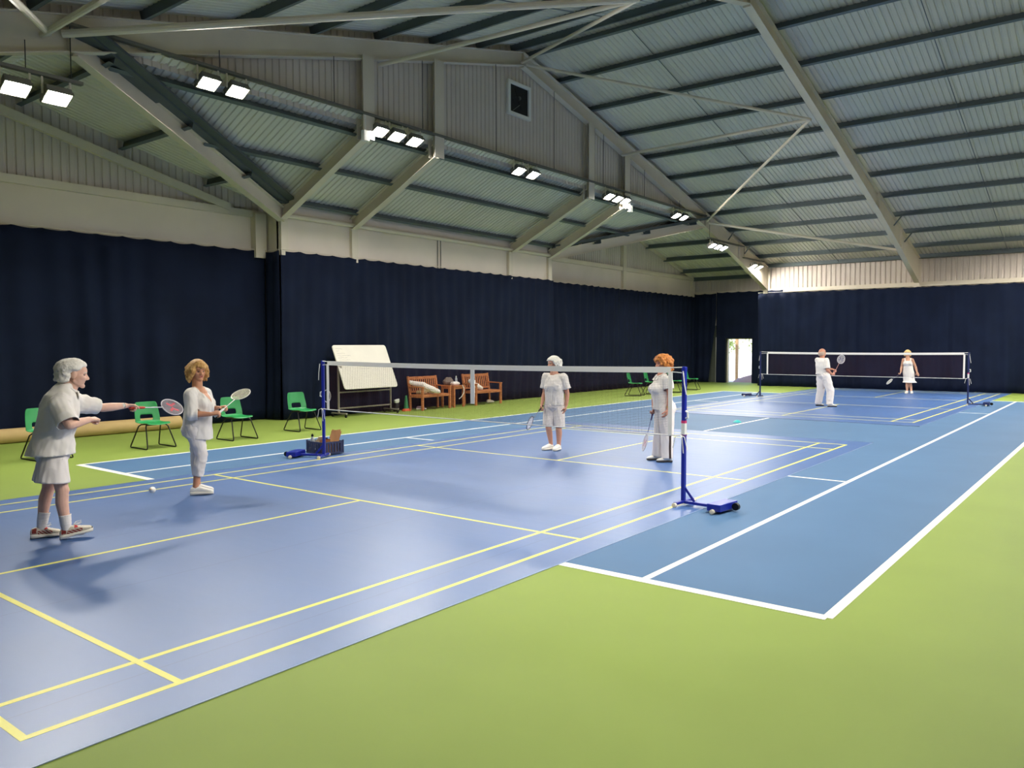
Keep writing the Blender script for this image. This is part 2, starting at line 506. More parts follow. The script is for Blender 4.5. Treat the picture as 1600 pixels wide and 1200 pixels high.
# lean-to rafters, posts under the gable frame, hip beams
def ibar(name, a, b, w, h, mt='steel'):
    m = MB(); a, b = V(a), V(b)
    d = (b - a).normalized(); r = d.cross(V((0, 0, 1))).normalized(); u = r.cross(d)
    m.bar(a, b, 0.014, h)
    m.bar(a + u * h / 2, b + u * h / 2, w, 0.016); m.bar(a - u * h / 2, b - u * h / 2, w, 0.016)
    return struct(m, name, M[mt])
RY = (3.6, 5.8, 12.5, 14.66)
for y in RY:
    ibar('lean_to_rafter', (XF + 0.05, y, 6.4), (XM, y, 4.93), 0.18, 0.27)
    m = MB()
    zt = ztop(y) - 0.36
    m.bar((XF, y, 6.2), (XF, y, zt), 0.016, 0.2, 0, up=(0, 1, 0))
    m.bar((XF - 0.1, y, 6.2), (XF - 0.1, y, zt), 0.014, 0.32, 0, up=(0, 1, 0)); m.bar((XF + 0.1, y, 6.2), (XF + 0.1, y, zt), 0.014, 0.32, 0, up=(0, 1, 0))
    m.box((XF - 0.1, y - 0.007, 6.2), (XF + 0.1, y + 0.007, zt))
    struct(m, 'gable_post', M['steel'])
for near in (1, 0):
    rid = AN if near else AF; yb = 3.6 if near else 14.68
    A = V((XF, rid, 6.44)); B = V((XM + 0.02, yb, 4.90))
    ibar('hip_beam', A, B, 0.17, 0.32)
    for t in (0.18, 0.52, 0.82):
        p = A.lerp(B, t); m = MB(); m.box((p.x - 0.06, p.y - 0.01, p.z + 0.16), (p.x + 0.06, p.y + 0.01, p.z + 0.36)); struct(m, 'purlin_cleat', M['steel'])
for y in (3.62, 5.8, 12.4, 14.62):
    m = MB(); m.box((XM - 0.04, y - 0.1, 3.95), (XM + 0.07, y + 0.1, 4.82)); struct(m, 'wall_column', M['steel'])
for y in (20.9, 27.5):
    m = MB(); m.box((XN - 0.02, y - 0.12, 0), (XN + 0.12, y + 0.12, 5.9 if y < 25 else 4.95)); struct(m, 'wall_column', M['steel'])
m = MB(); m.box((XN, 3.2, 3.9), (XN + 0.2, 3.5, 4.95)); struct(m, 'wall_column', M['steel'])
m = MB(); m.tube([(XM + 0.05, 3.7, 4.9), (XM + 0.05, 14.6, 4.9)], 0.055, 10); struct(m, 'eave_tie', M['steel'], smooth=True)
for y in (9.0, 9.13):
    m = MB(); m.tube([(XM, y, 3.95), (XM, y, 4.9)], 0.012, 6); struct(m, 'wall_conduit', M['tray'])

# tubular roof bracing in the bay between gable frame and middle frame
def brace(a, b, r=0.05):
    m = MB(); m.tube([a, b], r, 10); struct(m, 'roof_brace', M['steel'], smooth=True)
xa, xb = XF + 0.08, X2 - 0.08
NF, NN = (xb, 13.85, 7.82), (xb, 4.43, 7.82)
for s, nd in ((1, NF), (-1, NN)):
    q = lambda d: YC + s * d
    brace((xa, q(0.1), 9.3), nd, 0.04); brace((xa, q(5.2), 7.85), nd, 0.045)
    brace((xa, q(11.7), 6.55), nd, 0.045 if s > 0 else 0.06)
    brace((xa, q(11.9), 6.5), (xb, q(15.8 if s > 0 else 15.8), 5.35), 0.05)
brace((xa, AN - 0.5, 6.45), (xb, AN - 0.5, 6.5), 0.05)

# ------------------------------------------------------------------ curtains
def curtain(label, p0, p1, z0, z1, amp=0.06, lam=0.42, seed=0, lean=0.0, cut=None, ends=None, name='curtain', step=0.055, rows=14):
    """hanging folded cloth from p0 to p1 (x, y); cut=(s0, s1, ztop) leaves a doorway; ends(t) gives (start, end) fractions at height fraction t"""
    p0, p1 = V((p0[0], p0[1], 0)), V((p1[0], p1[1], 0))
    d = p1 - p0; L = d.length; d.normalize(); n = V((d.y, -d.x, 0))
    k = int(L / step); vs = []; fs = []
    for j in range(rows + 1):
        t = j / rows
        e0, e1 = ends(t) if ends else (0, 1)
        for i in range(k + 1):
            s = L * (e0 + (e1 - e0) * i / k)
            ph = noise.noise(V((s * 0.55, seed * 9.1, t * 0.5))) * 5.0
            a = amp * (0.55 + 0.45 * (1 - t)) * (0.55 + 0.9 * abs(noise.noise(V((s * 0.35, seed * 3.7, 4.0 + t * 0.35)))))
            o = a * math.sin(2 * PI * s / lam + ph) + 0.6 * a * math.sin(2 * PI * s / (lam * 2.7) + ph * 1.7 + t * 1.3)
            o += 0.05 * noise.noise(V((s * 0.8, t * 2.4, seed * 2.3))) * (1 - t)
            z = z0 + (z1 - z0) * t
            if j == rows: z -= 0.035 * abs(math.sin(PI * s / 0.52)) ** 0.7
            if j == 0: z += 0.012 * noise.noise(V((s, seed, 8.0)))
            q = p0 + d * s + n * (o + lean * (1 - t))
            vs.append((q.x, q.y, z))
    for j in range(rows):
        for i in range(k):
            if cut:
                sm = L * (i + 0.5) / k; zm = z0 + (z1 - z0) * (j + 0.5) / rows
                if cut[0] < sm < cut[1] and zm < cut[2]: continue
            a = j * (k + 1) + i
            fs.append((a, a + 1, a + k + 2, a + k + 1))
    m = MB(); m.add(vs, fs)
    o = m.build(name, M['navy'], smooth=True, angle=180)
    sd = o.modifiers.new('Thick', 'SOLIDIFY'); sd.thickness = 0.006; sd.offset = 0
    tag(o, label, 'curtain')
    r = MB(); a, b = p0 + V((0, 0, z1 + 0.015)) , p1 + V((0, 0, z1 + 0.015))
    r.tube([a, b], 0.008, 6); r.build('curtain_wire', M['steel'], o)
    return o
curtain('navy curtain along the left wall behind the white-haired man and beige roll', (-9.62, -9.3), (-9.62, 3.47), 0.02, 4.08, 0.05, 0.6, 1)
curtain('narrow navy curtain fold in the dark recess between the third and fourth green chairs', (-9.57, 3.45), (-9.06, 3.48), 0.02, 4.06, 0.03, 0.3, 11, step=0.04)
curtain('navy curtain hanging behind the whiteboard and the wooden benches', (-8.99, 3.5), (-8.99, 14.78), 0.02, 4.07, 0.04, 0.4, 2)
curtain('navy curtain along the left wall behind the four far green chairs', (-9.4, 14.8), (-9.4, 27.1), 0.02, 4.08, 0.06, 0.42, 3)
curtain('short navy curtain piece tucked in the left corner beside the white pipe', (-9.5, 27.3), (-8.55, 27.3), 0.02, 4.2, 0.03, 0.3, 4, ends=lambda t: (0, 0.75 + 0.4 * min(1, t / 0.72)), step=0.04)
curtain('navy curtain with a doorway gap around the bright open door', (-8.42, 27.4), (-5.3, 27.4), 0.02, 4.25, 0.02, 0.36, 5, cut=(0.45, 1.74, 2.06), step=0.045, rows=82)
curtain('wide navy curtain across the back behind the far net', (-5.72, 25.5), (9.7, 25.5), 0.02, 4.0, 0.07, 0.5, 6)
curtain('navy curtain along the right side of the hall', (9.6, 25.2), (9.6, -9.2), 0.02, 4.05, 0.06, 0.5, 7, step=0.1, rows=5)
curtain('navy curtain behind the near end of the hall', (9.5, -9.3), (-9.4, -9.3), 0.02, 4.05, 0.06, 0.5, 8, step=0.1, rows=5)
m = MB(); m.tube([(-8.5, 27.62, 0), (-8.5, 27.62, 2.14)], 0.045, 10)
tag(m.build('pipe', M['white_plastic'], smooth=True), 'white upright pipe beside the doorway at the back left corner', 'pipe')

# ------------------------------------------------------------------ outside the door
m = MB(); m.box((-22, 27.7, -0.2), (12, 48, -0.1)); o = struct(m, 'exterior_ground', mat('pale concrete yard', (196, 190, 178), 0.9, var=0.1, vscale=2))
m = MB(); m.box((-20, 34.0, -0.1), (2, 34.15, 1.3)); struct(m, 'exterior_wall', mat('white yard wall', (236, 234, 228), 0.8))
leafm = mat('sunlit leaves', (120, 150, 70), 0.6, col2=(176, 190, 110), vscale=5)
def hedge(x, y, label):
    m = MB(); rnd = random.Random(int(x * 10))
    for i in range(900):
        a = rnd.random() * 2 * PI; b = rnd.random() * PI; r = 0.6 + 0.5 * rnd.random()
        c = V((x + r * 1.5 * math.cos(a) * math.sin(b), y + r * 0.8 * math.sin(a) * math.sin(b), 2.05 + r * math.cos(b)))
        u = V((rnd.uniform(-1, 1), rnd.uniform(-1, 1), rnd.uniform(-1, 1))).normalized(); w = u.cross(V((rnd.random(), rnd.random(), 1))).normalized()
        s = 0.1
        m.add([c - u * s, c + w * s * 0.5, c + u * s, c - w * s * 0.5], [(0, 1, 2, 3)])
    e = empty('garden_tree', (x, y, -0.1), 0, label, 'tree')
    o = m.build('foliage', leafm, e); o.location = (-x, -y, 0.1)
    t = MB(); t.tube([(0, 0, 0), (0.05, 0, 1.3), (0, 0.05, 2.0)], 0.09, 8); t.build('trunk', mat('bark', (92, 74, 56), 0.9), e)
hedge(-12.45, 36.6, 'green leafy tree seen at the top left of the open doorway')
hedge(-9.0, 36.6, 'green leafy tree seen at the top right of the open doorway')
m = MB(); m.box((-8.62, 30.2, -0.1), (-8.5, 30.32, 2.6)); tag(m.build('fence_post', wood('post wood', (180, 140, 96), (206, 170, 124))), 'pale wooden post standing just outside the open doorway', 'post')
m = MB(); vs = []; n = 14
for j in range(n + 1):
    for i in range(n + 1):
        u, v = i / n, j / n
        hgt = 0.75 * (0.25 + 0.75 * u) * math.sin(PI * min(1, max(0, v)) ) ** 0.6
        hgt += 0.09 * noise.noise(V((u * 5, v * 5, 1)))
        vs.append((-8.35 + 1.9 * u + 0.08 * noise.noise(V((u * 4, v * 4, 5))), 29.2 + 1.3 * v, max(-0.1, hgt - 0.1)))
m.add(vs, [(j * (n + 1) + i, j * (n + 1) + i + 1, (j + 1) * (n + 1) + i + 1, (j + 1) * (n + 1) + i) for j in range(n) for i in range(n)])
tag(m.build('tarpaulin', mat('mauve grey tarpaulin', (150, 128, 126), 0.6, var=0.1), smooth=True, angle=180), 'crumpled mauve-grey tarpaulin heaped outside the open doorway', 'tarpaulin')

# ------------------------------------------------------------------ floodlights
XL = XF + 0.1
def tray(label, x, y0, y1, z, drops):
    e = empty('cable_tray', (x, (y0 + y1) / 2, z), 0, label, 'cable tray')
    m = MB(); yc = (y0 + y1) / 2
    m.box((-0.05, y0 - yc, -0.01), (0.05, y1 - yc, 0.0)); m.box((-0.05, y0 - yc, 0), (-0.042, y1 - yc, 0.04)); m.box((0.042, y0 - yc, 0), (0.05, y1 - yc, 0.04))
    m.build('tray', M['tray'], e)
    c = MB(); c.tube([(0, y0 - yc, 0.015), (0, y1 - yc, 0.015)], 0.014, 6); c.build('cable', M['dark'], e)
    for y, zt in drops:
        h = MB(); h.tube([(0, y - yc, 0), (0, y - yc, zt - z)], 0.008, 6); h.build('hanger_wire', M['dark'], e)
zb = lambda y: ztop(y) - 0.36 - 0.006 * abs(y - YC)
tray('long galvanised cable tray hung level under the cream gable frame', XL, -2.6, 20.7, 6.7, [(y, zb(y)) for y in (0.08, 2.67, 5.24, 7.92, 10.52, 13.18, 15.8, 18.44)])
tray('short low cable tray carrying the nearest pair of floodlights at far left', XL, -3.9, -2.3, 5.84, [(-3.1, 6.3), (-2.46, 6.7)])
tray('short cable tray carrying the low trio of floodlights beyond the long tray', XL, 20.9, 24.5, 5.9, [(21.05, 6.62), (24.4, 5.95)])
tray('short cable tray carrying the farthest pair of floodlights near the back wall', XL, 24.5, 26.8, 5.45, [(24.57, 5.9), (26.6, 5.46)])

def rrect(w, h, r, n=5):
    out = []
    for cx, cy, a0 in ((w / 2 - r, h / 2 - r, 0), (-w / 2 + r, h / 2 - r, 90), (-w / 2 + r, -h / 2 + r, 180), (w / 2 - r, -h / 2 + r, 270)):
        for i in range(n + 1):
            a = math.radians(a0 + 90 * i / n); out.append((cx + r * math.cos(a), cy + r * math.sin(a)))
    return out
def make_floodlight(deg, lens_m, added_louvre=False):
    fl = empty('floodlight', (0, 0, 0), 0, 'x', 'floodlight')
    tilt = Matrix.Rotation(math.radians(-deg), 4, 'Y')
    m = MB(); m.box((-0.14, -0.18, -0.02), (0.14, 0.18, 0.07), 0, tilt)
    for i in range(6): m.box((-0.12, -0.15 + i * 0.056, 0.07), (0.12, -0.135 + i * 0.056, 0.1), 0, tilt)
    m.box((-0.15, -0.19, -0.05), (-0.135, 0.19, 0.0), 0, tilt); m.box((0.135, -0.19, -0.05), (0.15, 0.19, 0.0), 0, tilt)
    m.box((-0.15, -0.19, -0.05), (0.15, -0.175, 0.0), 0, tilt); m.box((-0.15, 0.175, -0.05), (0.15, 0.19, 0.0), 0, tilt)
    m.build('housing', M['lamp_house'], fl)
    m = MB(); m.add([tilt @ V(p) for p in [(x, y, -0.045) for y, x in rrect(0.32, 0.25, 0.09)]], [tuple(range(24))])
    le = tag(m.build('lens', lens_m, fl), 'glowing white lens')
    if le.data.polygons[0].normal.z > 0: le.data.flip_normals()
    m = MB(); m.bar((0, -0.2, 0.0), (0, -0.2, 0.26), 0.03, 0.012); m.bar((0, 0.2, 0.0), (0, 0.2, 0.26), 0.03, 0.012); m.bar((0, -0.2, 0.26), (0, 0.2, 0.26), 0.03, 0.012)
    m.build('bracket', M['steel'], fl)
    if added_louvre:  # blades added to keep the unseen row's light off roof and upper walls
        m = MB()
        for i in range(5): m.box((-0.133 + i * 0.0665 - 0.002, -0.17, -0.085), (-0.133 + i * 0.0665 + 0.002, 0.17, -0.047), 0, tilt)
        m.build('added_louvre', M['black'], fl)
    return fl
fl = make_floodlight(28, M['lamp_lens'])
fl2 = make_floodlight(32, M['lamp_lens_right'], True)
CL = [('nearest low pair at far left', (-3.25, -2.68), 5.58), ('second pair over the white-haired man', (-0.15, 0.42), 6.44), ('first trio along the long tray', (3.89, 4.4, 4.96), 6.44),
      ('pair under the black ventilation opening', (8.86, 9.49), 6.44), ('second trio along the long tray', (13.5, 14.02, 14.5), 6.44), ('pair where the long tray ends', (18.15, 18.76), 6.44),
      ('low trio beyond the long tray', (21.3, 21.83, 22.37), 5.68), ('farthest pair near the back wall', (25.6, 26.28), 5.21)]
ORD = {2: ('nearer lamp', 'farther lamp'), 3: ('nearest lamp', 'middle lamp', 'farthest lamp')}
first = True
for nm, ys, z in CL:
    for i, y in enumerate(ys):
        lab = 'lit floodlight, %s of the %s' % (ORD[len(ys)][i], nm)
        if first:
            fl.location = (XL, y, z); fl['label'] = lab; fl['group'] = 'floodlights along the cable trays'; first = False
        else: copy_tree(fl, (XL, y, z), 0, lab, 'floodlights along the cable trays')
for nm, ys, z in CL:        # the matching row along the right-hand frame, outside the view
    for y in ys:
        lab = 'lit floodlight hanging along the right-hand roof frame'; gr = 'floodlights along the right-hand frame'
        if fl2['label'] == 'x': fl2.location = (XR - 0.1, y, z); fl2.rotation_euler = (0, 0, PI); fl2['label'] = lab; fl2['group'] = gr
        else: copy_tree(fl2, (XR - 0.1, y, z), PI, lab, gr)
m = MB(); m.box((XR - 0.15, -2.4, 6.7), (XR - 0.05, 20.6, 6.74)); tag(m.build('cable_tray', M['tray']), 'cable tray hung under the right-hand roof frame', 'cable tray')
for y, z, nm in ((3.5, 6.25, 'small white junction box beside the first trio of floodlights'), (14.85, 6.22, 'small white junction box beside the second trio of floodlights')):
    m = MB(); m.box((-0.05, -0.08, -0.11), (0.05, 0.08, 0.11)); m.bar((0, 0, 0.11), (0, 0, 6.7 - z), 0.02, 0.02)
    tag(m.build('junction_box', M['white_plastic'], loc=(XL, y, z), bevel=0.006), nm, 'junction box')
# ventilation opening high on the gable
e = empty('ventilation_fan', (XF - 0.1, 9.12, 8.36), 0, 'square ventilation fan with white frame and black opening high on the gable', 'ventilation fan')
m = MB()
for a, b in (((-0.02, -0.5, -0.45), (0.06, -0.4, 0.45)), ((-0.02, 0.4, -0.45), (0.06, 0.5, 0.45)), ((-0.02, -0.4, 0.36), (0.06, 0.4, 0.45)), ((-0.02, -0.4, -0.45), (0.06, 0.4, -0.36))): m.box(a, b)
m.build('frame', M['white_plastic'], e, bevel=0.006)
m = MB(); m.box((-0.019, -0.4, -0.36), (0.012, 0.4, 0.36)); m.build('backing', M['black'], e)
m = MB(); m.lathe([(0.05, 0), (0.05, 0.03), (0.02, 0.04)], 12, 0, Matrix.Translation((0.012, 0.02, 0.06)) @ Matrix.Rotation(PI / 2, 4, 'Y')); m.build('hub', mat('fan hub', (70, 72, 72), 0.4), e)
m = MB(); m.tube([(0.03, 0.03, -0.12), (0.03, -0.28, -0.33)], 0.01, 6); m.build('pull_rod', M['tray'], e)
for k in range(4):
    a = k * PI / 2 + 0.5; m = MB()
    m.bar((0.018, 0.02 + 0.05 * math.cos(a), 0.06 + 0.05 * math.sin(a)), (0.018, 0.02 + 0.3 * math.cos(a), 0.06 + 0.28 * math.sin(a)), 0.008, 0.14, 0, up=(0, -math.sin(a), math.cos(a)))
    m.build('blade', M['black'], e)

# ------------------------------------------------------------------ nets and posts
M['net_blue'] = mat('blue painted post', (24, 38, 150), 0.35, 0.5)
M['net_navy'] = mat('dark navy painted post', (26, 36, 84), 0.35, 0.5)
M['tape'] = mat('white net tape', (238, 234, 228), 0.7, 0.2)
M['net'] = mat('dark brown net twine', (70, 40, 48), 0.8, 0.1)
M['rubber'] = mat('pale rubber foot', (222, 212, 190), 0.6)
M['cord'] = mat('white cord', (226, 224, 216), 0.7)
def net(loc, rz, label, x0, x1, xp0, xp1, sag=0.02):
    e = empty('badminton_net', loc, rz, label, 'net')
    zt = lambda x: 1.545 - sag * (1 - (x / 3.05) ** 2)
    zb_ = lambda x: 0.775 - 0.0 * x
    m = MB(); N = 40
    def strip(mb, za, zb2, w, xa, xb):
        vs = []
        for i in range(N + 1):
            x = xa + (xb - xa) * i / N
            for y in (-w / 2, w / 2):
                vs.append((x, y, za(x))); vs.append((x, y, zb2(x)))
        fs = []
        for i in range(N):
            a = 4 * i; fs += [(a, a + 4, a + 5, a + 1), (a + 2, a + 3, a + 7, a + 6), (a, a + 2, a + 6, a + 4), (a + 1, a + 5, a + 7, a + 3)]
        mb.add(vs, fs)
    strip(m, zt, lambda x: zt(x) - 0.066, 0.014, x0, x1)
    tag(m.build('top_tape', M['tape'], e), 'white band along the top')
    m = MB(); m.tube([(x0, 0, 0.775), (0, 0, 0.772), (x1, 0, 0.775)], 0.008, 6); m.build('bottom_cord', M['tape'], e)
    for x in (x0, x1):
        m = MB(); m.box((x - 0.024, -0.006, 0.775), (x + 0.024, 0.006, zt(x) - 0.05)); m.build('side_tape', M['tape'], e)
    m = MB(); t = 0.0007
    k = int((x1 - x0) / 0.02)
    for i in range(1, k):
        x = x0 + (x1 - x0) * i / k
        m.box((x - t, -t, 0.775), (x + t, t, zt(x) - 0.06))
    r = 37
    for j in range(1, r):
        fr = j / r; n = 16
        pts = [x0 + (x1 - x0) * i / n for i in range(n + 1)]
        for a, b in zip(pts, pts[1:]):
            za = 0.775 + (zt(a) - 0.066 - 0.775) * fr; zb2 = 0.775 + (zt(b) - 0.066 - 0.775) * fr
            m.bar((a, 0, za), (b, 0, zb2), t * 2, t * 2)
    tag(m.build('netting', M['net'], e), 'fine dark brown mesh')
    for xa, xb in ((x0, xp0), (x1, xp1)):
        m = MB(); m.tube([(xa, 0, zt(xa) - 0.01), (xb, 0, 1.54)], 0.007, 6); m.tube([(xa, 0, zt(xa) - 0.055), (xb, 0, 1.48)], 0.006, 6)
        m.tube([(xa, 0, 0.775), (xb, 0, 0.785)], 0.007, 6)
        sg = 1 if xb > 0 else -1
        for q in ((0.06, 0.16), (0.03, 0.2), (-0.05, 0.15)):   # loose ends of the bow
            m.tube([(xb, -0.03, 0.79), (xb + q[0], -0.05, 0.77), (xb + q[0] * 1.6, -0.05, 0.79 - q[1])], 0.005, 5)
        m.tube([(xb + 0.03 * sg, -0.035, 1.5), (xb + 0.05 * sg, -0.04, 1.36), (xb + 0.07 * sg, -0.03, 1.24)], 0.007, 5)
        m.build('tie_cord', M['cord'], e)
    return e
n1 = net((0, 0, 0.007), 0, 'badminton net with white top band strung across the near mat', -3.02, 2.92, -3.14, 3.06)
m = MB(); m.box((-0.035, -0.009, 1.0), (0.035, -0.003, 1.47)); m.build('centre_strap', M['tape'], n1)
net((0.2, 18.53, 0.007), -0.0174, 'distant badminton net with white top band strung across the far mat', -2.95, 2.95, -3.16, 3.06)

def post(loc, rz, label, mt, sticker=False, letters=False, loop=False):
    """blue net post on a weighted foot; the foot runs out along +x"""
    e = empty('net_post', loc, rz, label, 'net post')
    p = MB(); p.box((-0.021, -0.021, 0.05), (0.021, 0.021, 1.555)); p.box((-0.024, -0.024, 1.5), (0.024, 0.024, 1.55)); p.build('upright', mt, e, bevel=0.004)
    p = MB(); p.bar((-0.03, 0, 0.045), (0.5, 0, 0.045), 0.05, 0.03); p.bar((0, -0.17, 0.045), (0, 0.2, 0.045), 0.045, 0.03)
    p.bar((0.02, 0, 0.2), (0.14, 0, 0.06), 0.012, 0.03); p.build('foot_bar', mt, e, bevel=0.004)
    p = MB(); p.box((0.4, -0.19, 0.03), (0.56, 0.19, 0.105)); p.build('weight_box', mt, e, bevel=0.006)
    for x, y in ((0, -0.185), (0, 0.215), (0.48, -0.215), (0.48, 0.215)):
        p = MB(); p.lathe([(0.01, 0), (0.026, 0.004), (0.026, 0.036), (0.015, 0.042)], 10, 0, Matrix.Translation((x, y - 0.02, 0.03)) @ Matrix.Rotation(-PI / 2, 4, 'X')); p.build('rubber_foot', M['rubber'], e, smooth=True)
    for y in (0.08,):
        p = MB(); p.lathe([(0.012, -0.02), (0.04, -0.02), (0.04, 0.02), (0.012, 0.02)], 14, 0, Matrix.Translation((0.60, y, 0.06)) @ Matrix.Rotation(PI / 2, 4, 'X')); p.build('wheel', M['black'], e, smooth=True)
    p = MB(); p.tube([(0.022, 0, 1.06), (0.05, -0.01, 1.05), (0.055, -0.01, 0.99), (0.022, 0, 0.98)], 0.012, 6); p.build('cleat_hook', M['white_plastic'], e, smooth=True)
    if sticker:
        for z0, z1, mm in ((0.8, 0.925, M['white_plastic']), (0.925, 0.955, mat('pink sticker', (214, 60, 120), 0.5)), (0.78, 0.8, mat('purple sticker', (96, 40, 120), 0.5))):
            p = MB(); p.box((-0.0225, -0.0225, z0), (0.0225, 0.0225, z1)); tag(p.build('sticker', mm, e), 'small label wrapped round the post')
    if letters:
        p = MB(); rnd = random.Random(3); z = 1.46
        for i in range(15):
            h = rnd.choice((0.018, 0.024, 0.03))
            if i not in (6, 10): p.box((-0.008, -0.0225, z - h), (rnd.choice((0.002, 0.008)), -0.021, z - 0.005))
            z -= 0.031
        tag(p.build('lettering', M['white_plastic'], e), 'white lettering running down the post')
    if loop:
        pts = [(-0.05 - 0.06 * math.sin(a), -0.03, 0.99 + 0.1 * math.cos(a)) for a in [i * 2 * PI / 16 for i in range(16)]]
        p = MB(); p.tube(pts, 0.006, 5, closed=True); p.build('cord_loop', M['cord'], e)
    return e
post((3.08, 0.02, 0.0), -0.1, 'blue net post at the right end of the near net with white sticker', M['net_blue'], sticker=True)
post((-3.16, 0.02, 0.0), PI + 0.49, 'blue net post with white lettering beside the crate at the left', M['net_blue'], letters=True, loop=True)
post((3.27, 18.45, 0.0), 0.05, 'dark blue net post at the right end of the far net', M['net_navy'], sticker=True)
post((-2.98, 18.55, 0.0), PI - 0.1, 'dark blue net post at the left end of the far net', M['net_navy'])

# ------------------------------------------------------------------ chairs
M['green_plastic'] = mat('green moulded plastic', (34, 140, 74), 0.38, 0.5, var=0.08, vscale=3)
M['black_steel'] = mat('black painted tube', (16, 17, 18), 0.4, 0.5)
def make_chair():
    e = empty('stacking_chair', (0, 0, 0), 0, 'x', 'chair', 'green stacking chairs along the left wall')
    prof = [(-0.30, 0.80), (-0.292, 0.77), (-0.28, 0.7), (-0.265, 0.63), (-0.25, 0.57), (-0.238, 0.52), (-0.225, 0.475), (-0.195, 0.44), (-0.14, 0.425), (-0.05, 0.42), (0.06, 0.425), (0.15, 0.435), (0.2, 0.432), (0.225, 0.41)]
    wid = [0.37, 0.41, 0.43, 0.445, 0.455, 0.46, 0.46, 0.455, 0.455, 0.46, 0.46, 0.45, 0.43, 0.4]
    nu = 12; vs = []; fs = []
    for (x, z), w in zip(prof, wid):
        for i in range(nu + 1):
            u = -1 + 2 * i / nu
            back = 1.0 if z > 0.47 else 0.0
            dx = 0.05 * u * u if back else 0.0
            dz = 0.018 * u * u if not back else 0.0
            vs.append((x + dx, u * w / 2, z + dz))
    for j in range(len(prof) - 1):
        for i in range(nu):
            if 3 <= i < 9 and j in (4, 5): continue
            a = j * (nu + 1) + i; fs.append((a, a + 1, a + nu + 2, a + nu + 1))
    m = MB(); m.add(vs, fs); o = m.build('seat_shell', M['green_plastic'], e, smooth=True, angle=180)
    s = o.modifiers.new('Thick', 'SOLIDIFY'); s.thickness = 0.008
    s = o.modifiers.new('Sub', 'SUBSURF'); s.levels = 1; s.render_levels = 1
    for sy in (-1, 1):
        m = MB()
        m.tube([(0.1, sy * 0.17, 0.415), (0.14, sy * 0.2, 0.38), (0.285, sy * 0.255, 0.045), (0.285, sy * 0.26, 0.018), (0.26, sy * 0.26, 0.012), (-0.27, sy * 0.26, 0.012), (-0.295, sy * 0.26, 0.018), (-0.29, sy * 0.255, 0.045), (-0.12, sy * 0.2, 0.38), (-0.08, sy * 0.17, 0.415)], 0.0115, 8)
        m.build('leg_frame', M['black_steel'], e, smooth=True)
    for x in (0.1, -0.08):
        m = MB(); m.tube([(x, -0.18, 0.412), (x, 0.18, 0.412)], 0.011, 8); m.build('crossbar', M['black_steel'], e, smooth=True)
    return e
ch = make_chair()
CH = [(-6.62, -2.72, 0.05, 'green plastic chair half hidden behind the white-haired man'), (-6.6, -0.98, 0.0, 'green plastic chair in front of the end of the beige roll'),
      (-6.52, 0.64, -0.02, 'green plastic chair just behind the blonde woman\'s racket'), (-6.8, 2.38, -0.05, 'green plastic chair standing between blonde woman and the whiteboard'),
      (-6.75, 16.6, 0.25, 'distant green chair between white-haired woman and red-haired woman'), (-6.7, 17.75, 0.2, 'distant green chair half hidden behind the red-haired woman\'s front'),
      (-6.5, 19.2, 0.2, 'distant green chair between red-haired woman\'s back and the blue post'), (-6.75, 21.2, 0.2, 'distant green chair right of the blue post nearest the doorway')]
for i, (x, y, r, lab) in enumerate(CH):
    if i == 0: ch.location = (x, y, 0); ch.rotation_euler = (0, 0, r); ch['label'] = lab
    else: copy_tree(ch, (x, y, 0), r, lab)

# beige roll of floor covering
m = MB(); m.lathe([(0.03, 0), (0.125, 0.0), (0.137, 0.006), (0.137, 8.9), (0.125, 8.906), (0.03, 8.906)], 24, 0, Matrix.Translation((-9.33, 1.05, 0.137)) @ Matrix.Rotation(PI / 2, 4, 'X'))
tag(m.build('floor_covering_roll', mat('beige roll', (196, 168, 116), 0.7, 0.3, var=0.07, vscale=2.5), smooth=True), 'long beige roll of floor covering lying along the left curtain', 'roll')

# ------------------------------------------------------------------ whiteboard
e = empty('whiteboard', (-8.58, 5.72, 0), 0, 'tilted whiteboard with faint writing on a wheeled metal stand', 'whiteboard')
M['alu'] = mat('grey aluminium', (168, 158, 150), 0.4, 0.5, 0.5)
for sy in (-1, 1):
    m = MB(); m.bar((0, sy * 0.88, 0.1), (0, sy * 0.88, 1.25), 0.04, 0.04); m.build('upright', M['alu'], e, bevel=0.004)
    m = MB(); m.bar((-0.26, sy * 0.88, 0.1), (0.3, sy * 0.88, 0.1), 0.05, 0.035); m.build('foot', M['alu'], e, bevel=0.004)
    for x in (-0.23, 0.27):
        m = MB(); m.lathe([(0.01, -0.014), (0.034, -0.014), (0.034, 0.014), (0.01, 0.014)], 12, 0, Matrix.Translation((x, sy * 0.88, 0.035)) @ Matrix.Rotation(PI / 2, 4, 'X')); m.bar((x, sy * 0.88, 0.04), (x, sy * 0.88, 0.1), 0.014, 0.03); m.build('castor', M['black'], e)
for z in (0.22, 0.62):
    m = MB(); m.bar((0, -0.88, z), (0, 0.88, z), 0.035, 0.035); m.build('rail', M['alu'], e, bevel=0.004)
T = Matrix.Translation((0.02, 0, 1.25)) @ Matrix.Rotation(math.radians(-24), 4, 'Y')
m = MB(); rr = rrect(1.8, 1.2, 0.07); n = len(rr)
vs = [T @ V((0.012, y, z)) for y, z in rr] + [T @ V((-0.012, y, z)) for y, z in rr]
m.add(vs, [tuple(range(n)), tuple(range(n, 2 * n))[::-1]] + [(i, (i + 1) % n, n + (i + 1) % n, n + i) for i in range(n)])
bd = m.build('board', mat('whiteboard enamel', (224, 218, 206), 0.35, 0.4, var=0.03, vscale=3), e)
m = MB(); rnd = random.Random(5)
def scrib(y0, z0, ln, am, k):
    pts = [T @ V((0.0135, y0 + ln * i / k, z0 + am * rnd.uniform(-1, 1))) for i in range(k + 1)]
    m.tube(pts, 0.0022, 4, cap=False)
